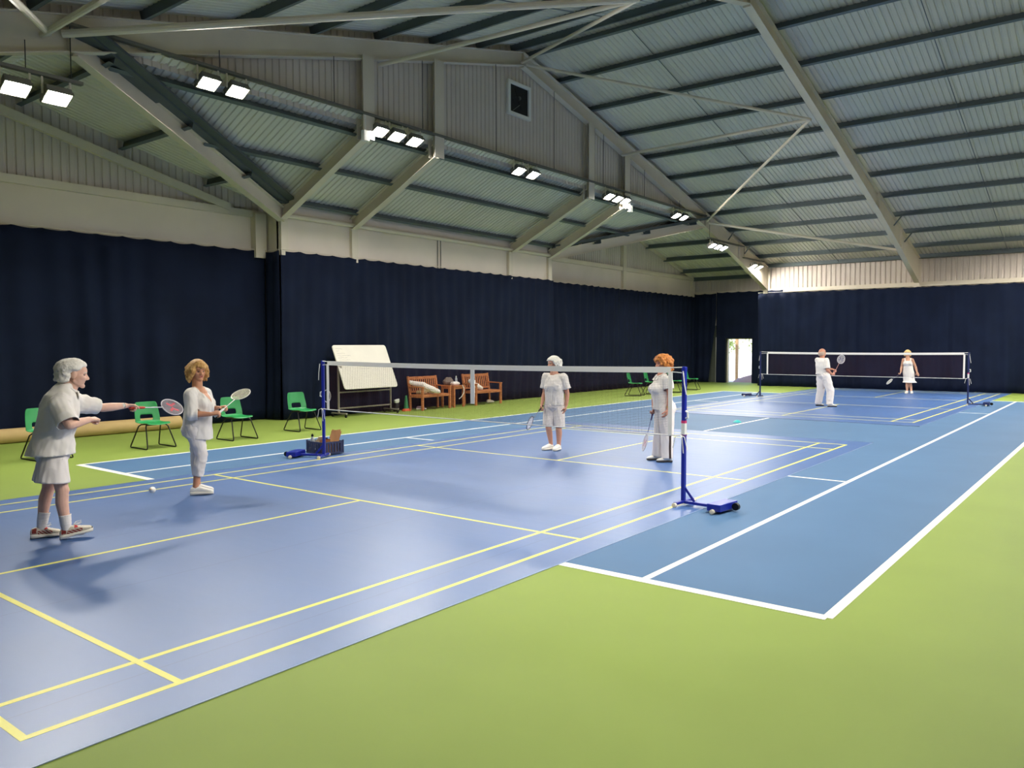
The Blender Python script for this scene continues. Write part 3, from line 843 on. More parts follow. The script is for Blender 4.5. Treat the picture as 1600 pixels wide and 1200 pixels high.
for y0, z0, ln in ((-0.82, 0.5, 0.22), (-0.82, 0.44, 0.1), (-0.82, 0.37, 0.26), (-0.82, 0.31, 0.42), (-0.82, 0.25, 0.3), (-0.8, 0.19, 0.36)): scrib(y0, z0, ln, 0.012, int(ln * 60))
for y0, z0, ln in ((-0.25, 0.06, 0.55), (-0.2, 0.0, 0.4), (-0.22, -0.06, 0.35)): scrib(y0, z0, ln, 0.01, int(ln * 40))
tag(m.build('handwriting', mat('faded marker', (160, 156, 158), 0.6), bd), 'faded marker writing')
for sy in (-1, 1):
    m = MB(); m.bar((0, sy * 0.9, 1.25), (0.03, sy * 0.8, 1.25), 0.04, 0.06); m.build('pivot', M['alu'], e)

# ------------------------------------------------------------------ benches and table
M['teak'] = wood('varnished teak', (164, 96, 56), (202, 132, 84))
def make_bench():
    """faces +x, 1.3 m long in y"""
    e = empty('garden_bench', (0, 0, 0), 0, 'x', 'bench', 'wooden benches along the left curtain')
    L = 0.6
    for sy in (-1, 1):
        m = MB(); m.bar((0.27, sy * (L - 0.03), 0), (0.27, sy * (L - 0.03), 0.62), 0.06, 0.06, 0, up=(0, 1, 0)); m.build('leg', M['teak'], e, bevel=0.005)
        m = MB(); m.bar((-0.19, sy * (L - 0.03), 0), (-0.2, sy * (L - 0.03), 0.45), 0.05, 0.06, 0, up=(0, 1, 0)); m.bar((-0.2, sy * (L - 0.03), 0.43), (-0.28, sy * (L - 0.03), 0.93), 0.05, 0.06, 0, up=(0, 1, 0)); m.build('rear_leg', M['teak'], e, bevel=0.005)
        m = MB(); m.bar((0.31, sy * (L - 0.03), 0.635), (-0.23, sy * (L - 0.03), 0.65), 0.075, 0.03); m.build('armrest', M['teak'], e, bevel=0.005)
        m = MB(); m.bar((0.27, sy * (L - 0.03), 0.38), (-0.2, sy * (L - 0.03), 0.38), 0.04, 0.06); m.build('side_rail', M['teak'], e, bevel=0.004)
    m = MB()
    for x in (-0.14, -0.06, 0.02, 0.1, 0.19): m.box((x - 0.042, -L + 0.06, 0.41), (x + 0.042, L - 0.06, 0.435))
    m.box((0.24, -L + 0.03, 0.355), (0.285, L - 0.03, 0.43)); m.box((-0.21, -L + 0.03, 0.36), (-0.17, L - 0.03, 0.42))
    m.build('seat', M['teak'], e, bevel=0.004)
    m = MB()
    for z, x, h in ((0.88, -0.272, 0.075), (0.5, -0.208, 0.055)): m.bar((x, -L + 0.03, z), (x, L - 0.03, z), 0.03, h)
    k = 13
    for i in range(k):
        y = -L + 0.1 + (2 * L - 0.2) * i / (k - 1); m.bar((-0.208, y, 0.5), (-0.268, y, 0.86), 0.042, 0.014, 0, up=(1, 0, 0))
    m.build('backrest', M['teak'], e, bevel=0.003)
    return e
b1 = make_bench(); b1.location = (-8.56, 8.07, 0); b1.rotation_euler = (0, 0, 0.03); b1['label'] = 'wooden bench beside the green cone with a white jacket over its arm'
b2 = copy_tree(b1, (-8.57, 10.38, 0), -0.02, 'wooden bench farther from the whiteboard with clothes hung on it')
e = empty('side_table', (-8.56, 9.06, 0), 0.05, 'small square wooden table between the two benches', 'table')
m = MB(); m.box((-0.25, -0.25, 0.6), (0.25, 0.25, 0.63)); m.build('table_top', M['teak'], e, bevel=0.004)
m = MB(); m.box((-0.23, -0.23, 0.53), (0.23, -0.205, 0.6)); m.box((-0.23, 0.205, 0.53), (0.23, 0.23, 0.6)); m.box((0.205, -0.23, 0.53), (0.23, 0.23, 0.6)); m.box((-0.23, -0.23, 0.53), (-0.205, 0.23, 0.6)); m.build('apron', M['teak'], e)
for sx in (-1, 1):
    for sy in (-1, 1):
        m = MB(); m.box((sx * 0.215 - 0.028, sy * 0.215 - 0.028, 0), (sx * 0.215 + 0.028, sy * 0.215 + 0.028, 0.6)); m.build('leg', M['teak'], e, bevel=0.003)

# ------------------------------------------------------------------ people
def loft_add(mb, secs, n=20, mi=0, pw=1.0):
    """secs: (centre, axis a * radius, axis b * radius); closed solid with flat ends; pw < 1 squares the section"""
    vs = []
    for c, a, b in secs:
        for j in range(n):
            t = 2 * PI * j / n
            ca, sa = math.cos(t), math.sin(t)
            ca = math.copysign(abs(ca) ** pw, ca); sa = math.copysign(abs(sa) ** pw, sa)
            vs.append(V(c) + V(a) * ca + V(b) * sa)
    fs = []
    for i in range(len(secs) - 1):
        for j in range(n):
            fs.append((i * n + j, i * n + (j + 1) % n, (i + 1) * n + (j + 1) % n, (i + 1) * n + j))
    fs.append(tuple(range(n))[::-1]); fs.append(tuple((len(secs) - 1) * n + j for j in range(n)))
    mb.add(vs, fs, mi)

def fused(mb, name, mats, parent, voxel=0.007, smooth=4, fac=0.5, disp=None, pick=None, hems=(), thick=0.0):
    """one continuous skin over overlapping solids; hems: (end point, outward axis, radius) are opened"""
    me = bpy.data.meshes.new('work'); me.from_pydata(mb.v, [], mb.f)
    bm = bmesh.new(); bm.from_mesh(me)
    # orient each closed piece outwards on its own
    bmesh.ops.recalc_face_normals(bm, faces=bm.faces[:]); bm.to_mesh(me); bm.free()
    o = bpy.data.objects.new('work', me); COL.objects.link(o)
    r = o.modifiers.new('r', 'REMESH'); r.mode = 'VOXEL'; r.voxel_size = voxel
    if smooth:
        s = o.modifiers.new('s', 'SMOOTH'); s.iterations = smooth; s.factor = fac
    dg = bpy.context.evaluated_depsgraph_get(); dg.update()
    new = bpy.data.meshes.new_from_object(o.evaluated_get(dg))
    bpy.data.objects.remove(o); bpy.data.meshes.remove(me)
    new.name = name
    if hems:
        bm = bmesh.new(); bm.from_mesh(new)
        kill = []
        for f in bm.faces:
            c = f.calc_center_median()
            for E, ax, rad in hems:
                q = c - V(E); al = q.dot(ax)
                if -voxel * 1.3 < al < voxel * 2.5 and (q - ax * al).length < rad * 1.15 and f.normal.dot(ax) > 0.3: kill.append(f); break
        bmesh.ops.delete(bm, geom=kill, context='FACES')
        bm.to_mesh(new); bm.free()
    if disp:
        nor = [v.normal.copy() for v in new.vertices]
        for v, nn in zip(new.vertices, nor):
            v.co = disp(v.co.copy(), nn)
    if hems:
        bm = bmesh.new(); bm.from_mesh(new)
        for v in bm.verts:
            if any(len(e_.link_faces) == 1 for e_ in v.link_edges):
                E, ax, rad = min(hems, key=lambda h_: abs((v.co - V(h_[0])).dot(h_[1])) + max(0, (v.co - V(h_[0])).length - h_[2] * 1.2) * 5)
                v.co -= ax * ((v.co - V(E)).dot(ax) + voxel * 0.4)
        bm.to_mesh(new); bm.free()
    new.materials.clear()
    if not isinstance(mats, (list, tuple)): mats = [mats]
    for m in mats: new.materials.append(m)
    new.polygons.foreach_set('use_smooth', [True] * len(new.polygons))
    if pick:
        for p in new.polygons: p.material_index = pick(p.center)
    else:
        new.polygons.foreach_set('material_index', [0] * len(new.polygons))
    new.update()
    ob = bpy.data.objects.new(name, new); COL.objects.link(ob); ob.parent = parent
    if thick:
        t = ob.modifiers.new('Thick', 'SOLIDIFY'); t.thickness = thick; t.offset = 0
    return ob

def folds(amp, sc=(7, 7, 3.2), seed=0.0):
    def f(p, n):
        q = V((p.x * sc[0], p.y * sc[1], p.z * sc[2])) + V((seed, seed * 1.7, 0))
        a = noise.noise(q); b = noise.noise(q * 2.3 + V((3, 1, 7)))
        r = (1 - min(1, abs(a) * 3.2)) * 0.9 + 0.7 * b
        return p + n * (amp * r)
    return f

def hand(mb, w, k, pn, side, curl, tc=0.6, s=1.0):
    """w wrist, k knuckle point direction target, pn palm normal, side +1/-1 picks the thumb side"""
    d = (V(k) - V(w)).normalized(); pn = V(pn); pn = (pn - d * pn.dot(d)).normalized()
    t = d.cross(pn).normalized() * side          # towards the thumb
    w = V(w); L = 0.092 * s
    for q in (-0.026, -0.009, 0.009, 0.026):
        mb.cap(w + t * q * 0.55 * s, w + d * L + t * q * s, 0.0165 * s, 0.0145 * s, 8)
    for q, ln in ((0.030, 0.072), (0.0105, 0.08), (-0.0095, 0.075), (-0.029, 0.06)):
        p = w + d * (L - 0.004 * abs(q) * 60 * s) + t * q * s; a = 0.0
        for seg in (0.45, 0.32, 0.25):
            a += curl
            dd = d * math.cos(a) + pn * math.sin(a)
            p2 = p + dd * (ln * seg * s)
            mb.cap(p, p2, 0.0092 * s, 0.0082 * s, 8); p = p2
    p = w + d * 0.03 * s + t * 0.026 * s
    for ln, m3 in ((0.042, (0.55, 0.75, 0.25)), (0.032, (0.75, 0.35, tc)), (0.026, (0.8, -0.1, tc * 1.3))):
        dd = (d * m3[0] + t * m3[1] + pn * m3[2]).normalized(); p2 = p + dd * ln * s
        mb.cap(p, p2, 0.0115 * s, 0.0095 * s, 8); p = p2

def head_axes(f):
    f = V(f).normalized(); l = V((0, 0, 1)).cross(f).normalized(); u = f.cross(l).normalized()
    return f, l, u

def head_prims(mb, c, f, H, neck, nr=0.055):
    f, l, u = head_axes(f); c = V(c)
    R = Matrix((f, l, u)).transposed()
    P = lambda x, y, z: c + (f * x + l * y + u * z) * H
    E = lambda x, y, z, a, b, d: mb.ell(P(x, y, z), (a * H, b * H, d * H), R, 18, 12)
    E(-0.06, 0, 0.14, 0.42, 0.33, 0.35)
    E(0.10, 0, -0.10, 0.275, 0.275, 0.36)
    E(0.16, 0, 0.12, 0.23, 0.27, 0.25)
    for s in (-1, 1):
        mb.cap(P(0.0, s * 0.21, -0.24), P(0.25, s * 0.07, -0.40), 0.075 * H, 0.07 * H)
        E(0.21, s * 0.165, -0.09, 0.13, 0.105, 0.12)
        E(-0.03, s * 0.335, -0.03, 0.095, 0.045, 0.15)
        mb.ell(P(0.4, s * 0.05, -0.145), (0.045 * H,) * 3, None, 8, 6)
    E(0.285, 0, -0.405, 0.085, 0.1, 0.085)
    mb.cap(P(0.315, -0.13, 0.075), P(0.315, 0.13, 0.075), 0.055 * H, 0.055 * H)
    mb.cap(P(0.35, 0, 0.04), P(0.43, 0, -0.125), 0.035 * H, 0.055 * H)
    mb.cap(P(0.325, -0.075, -0.255), P(0.325, 0.075, -0.255), 0.04 * H, 0.04 * H)
    mb.cap(P(-0.12, 0, -0.2), V(neck) + V((0, 0, -0.02)), nr * 1.0, nr * 1.12)
    mb.cap(P(0.02, 0, -0.3), V(neck) + V((0, 0, -0.02)) + f * 0.02, nr * 0.85, nr)

def face_fx(c, f, H):
    f, l, u = head_axes(f); c = V(c)
    def loc(p):
        q = (p - c) / H
        return q.dot(f), q.dot(l), q.dot(u)
    def disp(p, n):
        x, y, z = loc(p)
        if x < 0.15 or abs(y) > 0.4 or abs(z) > 0.5: return p
        k = 0
        for s in (-1, 1):
            k += 0.055 * math.exp(-(((y - s * 0.13) / 0.075) ** 2 + ((z + 0.005) / 0.045) ** 2))
        k += 0.035 * math.exp(-((z + 0.255) / 0.016) ** 2 - (y / 0.09) ** 2)
        return p - f * (k * H)
    def pick(p):
        x, y, z = loc(p)
        if x > 0.15:
            for s in (-1, 1):
                if ((y - s * 0.13) / 0.055) ** 2 + ((z + 0.005) / 0.024) ** 2 < 1: return 1
                if ((y - s * 0.135) / 0.085) ** 2 + ((z - 0.085) / 0.02) ** 2 < 1: return 3
            if (y / 0.1) ** 2 + ((z + 0.255) / 0.035) ** 2 < 1 and x > 0.25: return 2
        return 0
    return disp, pick

def hair_mesh(name, parent, c, f, H, m, keep, n=420, tuft=0.085, ln=0.12, puff=1.03, seed=1, down=0.5, curl=0.0, voxel=0.006, sm=9, flow=(0.4, -0.15), extra=()):
    f, l, u = head_axes(f); c = V(c); rnd = random.Random(seed); mb = MB()
    R = Matrix((f, l, u)).transposed()
    mb.ell(c + (f * -0.07 + u * 0.16) * H, (0.37 * H, 0.3 * H, 0.325 * H), R, 18, 12)
    for i in range(n):
        z = 1 - 2 * (i + 0.5) / n; a = i * 2.399963
        q = V((math.sqrt(max(0, 1 - z * z)) * math.cos(a), math.sqrt(max(0, 1 - z * z)) * math.sin(a), z))
        x, y, zz = -0.06 + 0.43 * q.x, 0.34 * q.y, 0.12 + 0.37 * q.z
        if q.z < -0.15:      # hair that falls below the skull hangs straight
            hx = math.cos(a); hy = math.sin(a)
            x = -0.06 + 0.415 * hx; y = 0.33 * hy; zz = 0.12 + 0.52 * q.z
        if not keep(x, y, zz): continue
        p = V((x, y, zz)) * puff
        out = V((q.x, q.y, q.z * 0.6)).normalized()
        fl = (V((q.x * flow[0] + flow[1], q.y * 0.4, 0.2 - down)) + V((rnd.uniform(-1, 1), rnd.uniform(-1, 1), rnd.uniform(-1, 1))) * (0.07 + curl)).normalized()
        e = p + fl * ln * rnd.uniform(0.6, 1.3) + out * 0.02
        W = lambda t: c + (f * t.x + l * t.y + u * t.z) * H
        mb.cap(W(p), W(e), tuft * H * rnd.uniform(0.85, 1.1), tuft * H * 0.6, 7)
    for x, y, zz, r in extra:
        mb.ell(c + (f * x + l * y + u * zz) * H, (r * H,) * 3, None, 10, 7)
    sd = seed * 3.1
    def dsp(p, n):
        return p + n * 0.0022 * (noise.noise(p * 60 + V((sd, 0, 0))) + 0.8 * noise.noise(V((p.x * 150, p.y * 150, p.z * 30))))
    return fused(mb, name, m, parent, voxel, sm, 0.55, disp=dsp)

def skin_mats(skin, lips, brow):
    return [mat('skin', skin, 0.5, 0.4, var=0.05, vscale=18), mat('dark eye', (50, 40, 36), 0.3, 0.5), mat('lips', lips, 0.45, 0.4), mat('eyebrow', brow, 0.7, 0.2)]

def shoe(parent, he, to, an, mats, sole_h=0.03, wide=1.0, accents=None, lace=None, lift=0.0, tall=1.0, sole_label=None):
    """upper, sole and laces; mats = (upper, sole)"""
    he, to = V(he), V(to)
    zb_ = 0.0158 + lift
    d = V((to.x - he.x, to.y - he.y, 0)); L = d.length; d.normalize(); l = V((-d.y, d.x, 0)); up = V((0, 0, 1))
    base = V((he.x, he.y, zb_))
    dz = (to.z - he.z) if abs(to.z - he.z) > 0.03 else 0.0
    c = lambda t, z, y=0: base + d * (L * t) + up * (z + dz * t) + l * y
    S = ((0.0, 0.022, 0.05), (0.04, 0.030, 0.074), (0.16, 0.036, 0.083), (0.32, 0.036, 0.088), (0.48, 0.038, 0.080), (0.62, 0.043, 0.066), (0.78, 0.046, 0.054), (0.9, 0.040, 0.046), (0.97, 0.026, 0.036), (1.0, 0.012, 0.026))
    mb = MB(); k = wide
    loft_add(mb, [(c(t, (sole_h * 0.6 + h * tall) / 2), l * (w * 0.93 * k), up * ((h * tall - sole_h * 0.6) / 2)) for t, w, h in S], 16, 0, 0.72)
    sc = L
    def pk(p):
        if not accents: return 0
        q = p - base; return accents(q.dot(d) / L, q.dot(l) / (0.045 * k), (q.z - dz * q.dot(d) / L))
    up_m = mats[0] if isinstance(mats[0], (list, tuple)) else [mats[0]]
    o = fused(mb, 'shoe', up_m, parent, 0.0055, 3, 0.5, pick=pk)
    mb = MB()
    loft_add(mb, [(c(t, sole_h / 2 - 0.004), l * (w * 1.06 * k), up * (sole_h / 2 + 0.004 * (1 if t < 0.3 else 0))) for t, w, h in S], 16, 0, 0.6)
    s = mb.build('sole', mats[1], o, smooth=True, angle=60)
    mb = MB()
    for t in (0.42, 0.5, 0.58, 0.66):
        h = 0.088 - (t - 0.32) * 0.09
        mb.tube([c(t, h * tall - 0.016, -0.034 * k), c(t, h * tall + 0.002, -0.014 * k), c(t + 0.03, h * tall + 0.002, 0.014 * k), c(t + 0.03, h * tall - 0.018, 0.034 * k)], 0.0032, 5)
    if lace:
        for sg in (-1, 1):
            mb.tube([c(0.42, 0.088 * tall, 0), c(0.5, 0.105 * tall, sg * 0.03), c(0.66, 0.1 * tall, sg * 0.045), c(0.6, 0.085 * tall, sg * 0.02), c(0.43, 0.088 * tall, 0)], 0.003, 5)
    mb.build('laces', M['white_plastic'], o)
    return o

def body(name_root, J, F, H, skin, girth=1.0, female=False, legs=True, curl=(1.1, 1.1), palm=((0, 0, -1), (0, 0, -1)), thumbs=(1, -1), voxel=0.0065, legr=1.0, armr=1.0):
    mb = MB(); g = girth
    L = (V(J['sL']) - V(J['sR'])); L.z = 0; L.normalize(); Fc = L.cross(V((0, 0, 1)))
    Lp = (V(J['hL']) - V(J['hR'])); Lp.z = 0; Lp.normalize(); Fp = Lp.cross(V((0, 0, 1)))
    R = Matrix((Fc, L, V((0, 0, 1)))).transposed(); Rp = Matrix((Fp, Lp, V((0, 0, 1)))).transposed()
    pel, ch, be, nk = V(J['pel']), V(J['chest']), V(J['belly']), V(J['neck'])
    mb.ell(pel, (0.10 * g, 0.15 * g, 0.11), Rp); mb.ell(be, (0.10 * g, 0.135 * g, 0.15), R); mb.ell(ch, (0.105 * g, 0.145 * g, 0.17), R)
    mid = (V(J['sL']) + V(J['sR'])) / 2
    for s in ('sL', 'sR'):
        mb.cap(mid, V(J[s]), 0.06, 0.052); mb.cap(nk + V((0, 0, -0.01)), V(J[s]), 0.05, 0.045)
    ar = armr
    for s in 'LR':
        S, E, W = V(J['s' + s]), V(J['e' + s]), V(J['w' + s])
        mb.cap(S, E, 0.05 * ar, 0.04 * ar); mb.cap(E, E.lerp(W, 0.4), 0.041 * ar, 0.04 * ar); mb.cap(E.lerp(W, 0.4), W, 0.04 * ar, 0.027 * ar)
        i = 0 if s == 'L' else 1
        hand(mb, W, J['hd' + s], palm[i], thumbs[i], curl[i])
        if legs:
            Hh, K, A = V(J['h' + s]), V(J['k' + s]), V(J['a' + s])
            fw_ = F.normalized()
            mb.cap(Hh, K, 0.08 * legr * g, 0.055 * legr)
            cal = K.lerp(A, 0.32) - fw_ * 0.012
            mb.cap(K, cal, 0.054 * legr, 0.055 * legr); mb.cap(cal, A + V((0, 0, 0.02)), 0.054 * legr, 0.036 * legr)
            mb.cap(A + V((0, 0, 0.02)), A, 0.036, 0.036)
            mb.ell(K + fw_ * 0.012, (0.05 * legr,) * 3, None, 12, 8)
            he, to = V(J['he' + s]), V(J['to' + s])
            z = max(0.045, 0.5 * (he.z + to.z) + 0.035)
            mb.cap((he.x * 0.8 + to.x * 0.2, he.y * 0.8 + to.y * 0.2, z), (he.x * 0.3 + to.x * 0.7, he.y * 0.3 + to.y * 0.7, z - 0.008), 0.027, 0.02)
            mb.cap(A, (he.x * 0.75 + to.x * 0.25, he.y * 0.75 + to.y * 0.25, z), 0.034, 0.028)
    head_prims(mb, J['head'], J['face'], H, nk)
    dsp, pk = face_fx(J['head'], J['face'], H)
    o = fused(mb, 'body', skin, J['root_obj'], voxel, 3, 0.45, disp=dsp, pick=pk)
    return o, (Fc, L, Fp, Lp)

def start(J, label, name='person'):
    e = empty(name, (J['root'][0], J['root'][1], 0), 0, label, 'person')
    J['root_obj'] = e
    return e

def racket(root, butt, d, fn, label, frame_c, grip_c, string_c, stencil=None, shaft_c=(210, 210, 214), scale=1.0):
    """butt relative to root (x, y); d along the racket; fn face normal; stencil colour marks the strings"""
    d = V(d).normalized(); fn = V(fn); fn = (fn - d * fn.dot(d)).normalized(); t = d.cross(fn)
    B = V(butt)
    e = empty('badminton_racket', (root[0] + B.x, root[1] + B.y, B.z), 0, label, 'racket')
    P = lambda a, b, c=0: d * (a * scale) + t * (b * scale) + fn * (c * scale)
    m = MB(); m.tube([P(0, 0), P(0.006, 0), P(0.17, 0), P(0.185, 0)], 0.014, 8, rs=[0.016, 0.0155, 0.0125, 0.008]); m.build('grip', mat('racket grip', grip_c, 0.7), e, smooth=True, angle=60)
    m = MB(); m.tube([P(0.18, 0), P(0.41, 0)], 0.0048, 8); m.build('shaft', mat('racket shaft', shaft_c, 0.3), e, smooth=True)
    pts = []
    for i in range(36):
        a = 2 * PI * i / 36; pts.append(P(0.54 - 0.132 * math.cos(a), 0.105 * math.sin(a) * (1 + 0.06 * math.cos(a)) ))
    m = MB(); m.tube(pts, 0.0058, 6, closed=True); m.build('head_frame', mat('racket frame', frame_c, 0.3), e, smooth=True)
    m = MB(); r = 0.0011
    for i in range(-10, 11):
        q = i * 0.0098; w = 0.130 * math.sqrt(max(0, 1 - (q / 0.103) ** 2)); m.tube([P(0.54 - w, q), P(0.54 + w, q)], r, 4, cap=False)
    for i in range(-12, 13):
        q = i * 0.0102; w = 0.103 * math.sqrt(max(0, 1 - (q / 0.13) ** 2)); m.tube([P(0.54 + q, -w), P(0.54 + q, w)], r, 4, cap=False)
    m.build('strings', mat('racket strings', string_c, 0.5), e)
    if stencil:
        m = MB()
        for (x0, y0), (x1, y1), wd in (((0.49, -0.05), (0.55, -0.012), 0.026), ((0.49, 0.05), (0.55, 0.012), 0.026), ((0.55, -0.03), (0.6, -0.05), 0.024), ((0.55, 0.03), (0.6, 0.05), 0.024)):
            m.bar(P(x0, y0), P(x1, y1), wd, 0.0026, 0, up=fn)
        tag(m.build('string_emblem', mat('string stencil', stencil, 0.6), e), 'coloured emblem stencilled on the strings')
    return e

M['cloth'] = mat('white sports cloth', (232, 226, 220), 0.85, 0.1, var=0.015, vscale=5, bump=0.2, bscale=420, bdist=0.0004)
M['cloth2'] = mat('off white cotton', (234, 226, 222), 0.88, 0.1, var=0.02, vscale=4, bump=0.25, bscale=350, bdist=0.0005)
M['sock'] = mat('white sock', (236, 230, 226), 0.9, 0.05)
M['shoe_white'] = mat('white shoe leather', (240, 236, 228), 0.5, 0.3)
M['sole_white'] = mat('white rubber sole', (232, 226, 214), 0.6, 0.3)
M['sole_dark'] = mat('dark rubber sole', (64, 62, 62), 0.6, 0.3)
UP = V((0, 0, 1))

def sleeve(mb, S, E, W, frac, r0, r1, r2, beyond=0.0):
    """short sleeve (frac < 1 of upper arm) or 3/4 sleeve (beyond: share of forearm); returns the hem"""
    S, E, W = V(S), V(E), V(W)
    if beyond <= 0:
        e = S.lerp(E, frac); mb.cap(S, e, r0, r1, flat_b=True); return (e, (e - S).normalized(), r1)
    mb.cap(S, E, r0, r1); e = E.lerp(W, beyond); mb.cap(E, e, r1, r2, flat_b=True)
    return (e, (e - E).normalized(), r2)

def leg_tube(mb, pts, rs):
    """trouser leg; last end flat"""
    for i in range(len(pts) - 1):
        mb.cap(pts[i], pts[i + 1], rs[i], rs[i + 1], n=16, flat_b=(i == len(pts) - 2))
    a, b = V(pts[-2]), V(pts[-1])
    return (b, (b - a).normalized(), rs[-1])

# ---- white-haired man striking with his left hand
J = dict(root=(-0.9, -4.95), D=(-0.928, 0.372, 0.0), R=(0.372, 0.928, 0.0),
  head=(0.079, 0.195, 1.535), neck=(0.054, 0.135, 1.395), sR=(0.205, 0.001, 1.266), sL=(-0.063, 0.273, 1.25), eR=(0.35, 0.02, 1.085), wR=(0.235, 0.245, 1.112), eL=(-0.092, 0.524, 1.19), wL=(-0.126, 0.762, 1.193), hdR=(0.205, 0.32, 1.11), hdL=(-0.15, 0.872, 1.179), chest=(0.038, 0.095, 1.175), belly=(0.025, 0.062, 0.98), pel=(0.004, 0.011, 0.84), hR=(0.093, -0.01, 0.814), hL=(-0.083, 0.034, 0.8), kR=(0.122, 0.035, 0.466), aR=(0.131, 0.059, 0.09), kL=(-0.104, 0.01, 0.469), aL=(-0.11, -0.059, 0.116), heR=(0.11, 0.005, 0.0), toR=(0.213, 0.262, 0.05), heL=(-0.145, -0.146, 0.03), toL=(-0.057, 0.100, 0.0), shR=(0.09, -0.035, 0.545), shL=(-0.097, 0.026, 0.54))
J['face'] = (0.40, 0.91, -0.12)
Dv, Rv = V(J['D']), V(J['R'])
man = start(J, 'white-haired person in white polo and shorts lunging with an outstretched racket')
sk = skin_mats((228, 182, 160), (196, 126, 112), (214, 206, 198))
H = 0.262
_, (Fc, L, Fp, Lp) = body('man', J, Rv, H, sk, 1.0, palm=(tuple(-UP - Dv * 0.5), tuple(-UP + Dv * 0.5)), curl=(1.05, 1.2), thumbs=(-1, 1), legr=1.02, armr=1.06)
hm = mat('white hair', (226, 220, 212), 0.75, 0.2, var=0.1, vscale=40)
hair_mesh('hair', man, J['head'], J['face'], H, hm, lambda x, y, z: (z > 0.32 if x > 0.16 else (z > 0.16 if x > -0.0 else (z > 0.13 if x > -0.15 and abs(y) > 0.2 else z > -0.27))), tuft=0.085, ln=0.12, puff=1.02, seed=2, down=0.3, sm=26, flow=(0.1, -0.6))
# polo shirt
mb = MB(); nk = V(J['neck'])
sh = lambda z, x, rf, rl, F=Rv, Lx=-Dv: (V((0, 0, z)) * 1 + F * x, F * rf, Lx * rl)
loft_add(mb, [sh(1.445, 0.125, 0.06, 0.07), sh(1.40, 0.11, 0.095, 0.105), sh(1.34, 0.095, 0.135, 0.165), sh(1.26, 0.085, 0.155, 0.19), sh(1.17, 0.072, 0.165, 0.20), sh(1.05, 0.045, 0.168, 0.20), sh(0.95, 0.022, 0.166, 0.2), sh(0.86, 0.004, 0.188, 0.216), sh(0.795, -0.006, 0.202, 0.232)], 28)
hems = [(V((0, 0, 0.795)) - Rv * 0.006, -UP, 0.22)]
for s in 'LR': mb.cap(V(J['neck']) - UP * 0.07 - Rv * 0.03, J['s' + s], 0.09, 0.088)
hems.append(sleeve(mb, J['sR'], J['eR'], J['wR'], 0.93, 0.092, 0.092, 0.08))
hems.append(sleeve(mb, J['sL'], J['eL'], J['wL'], 0.78, 0.09, 0.075, 0.07))
fused(mb, 'polo_shirt', M['cloth'], man, 0.0085, 4, 0.5, disp=folds(0.009, (8, 8, 4), 1), hems=hems, thick=0.004)
mb = MB()
pts = []
for i in range(15):
    a = 2 * PI * i / 15; pts.append(nk + Rv * (0.008 + 0.078 * math.cos(a)) + Dv * (0.07 * math.sin(a)) + UP * (0.02 - 0.052 * math.cos(a)))
mb.tube(pts, 0.013, 7, closed=True); mb.bar(nk + Rv * 0.085 - Dv * 0.035 - UP * 0.03, nk + Rv * 0.092 - Dv * 0.062 - UP * 0.085, 0.05, 0.007, 0, up=Rv)
mb.build('collar', M['cloth'], man, smooth=True)
# shorts
mb = MB(); hems = []
for s in 'RL':
    h, e = V(J['h' + s]), V(J['sh' + s])
    mb.cap(h, e, 0.100, 0.146, n=20, flat_b=True); hems.append((e, (e - h).normalized(), 0.15))
mb.ell(V(J['pel']) - UP * 0.04, (0.14, 0.15, 0.12))
mb.cap((V(J['shR']) + V(J['hR'])) / 2 - UP * 0.02, (V(J['shL']) + V(J['hL'])) / 2 - UP * 0.02, 0.12, 0.12)
fused(mb, 'shorts', M['cloth2'], man, 0.0085, 8, 0.5, disp=folds(0.008, (9, 9, 2.4), 4), hems=hems, thick=0.004)
red, sil = mat('dark red shoe mesh', (140, 52, 40), 0.6), mat('silver shoe leather', (206, 196, 178), 0.5)
redtip = mat('black toe bumper', (38, 40, 48), 0.6); eyelet = mat('red shoe tongue', (200, 48, 44), 0.6)
def acc(t, y, z):
    if t > 0.95: return 2
    if abs(y) > 0.4:
        if 0.06 < t < 0.2 and z > 0.04: return 1
        if 0.22 < t < 0.68 and 0.028 < z < 0.062 and (int((t * 26 + z * 120)) % 3 != 0): return 1
    if 0.44 < t < 0.54 and z > 0.072: return 3
    return 0
for s in 'RL':
    K, A = V(J['k' + s]), V(J['a' + s])
    mb = MB(); top = K.lerp(A, 0.60 if s == 'R' else 0.63)
    mb.cap(A - UP * 0.03, A, 0.032, 0.038); mb.cap(A, A.lerp(top, 0.35), 0.039, 0.045); mb.cap(A.lerp(top, 0.35), top, 0.045, 0.051, flat_b=True)
    fused(mb, 'sock', M['sock'], man, 0.006, 3, hems=[(top, (top - A).normalized(), 0.05)], thick=0.003, disp=folds(0.002, (4, 4, 60), 2))
    shoe(man, J['he' + s], J['to' + s], A, ([sil, red, redtip, eyelet], M['sole_white']), 0.034, 1.2, accents=acc, lace=True, lift=0.0 if s == 'R' else 0.0, tall=1.12)
W, E = V(J['wL']), V(J['eL']); ax = (W - E).normalized()
mb = MB(); mb.tube([W - ax * 0.035, W - ax * 0.015], 0.031, 14); o = mb.build('wristwatch', M['alu'], man, smooth=True, angle=50)
mb = MB(); q = W - ax * 0.025 - Dv * 0.03 + UP * 0.006; mb.cap(q, q - Dv * 0.008, 0.017, 0.017, flat_b=True, flat_a=True); mb.build('watch_face', mat('watch face', (236, 232, 224), 0.3), o)
rd = (V((-0.35, 1.629, 1.129)) - V((-0.146, 0.792, 1.177))).normalized()
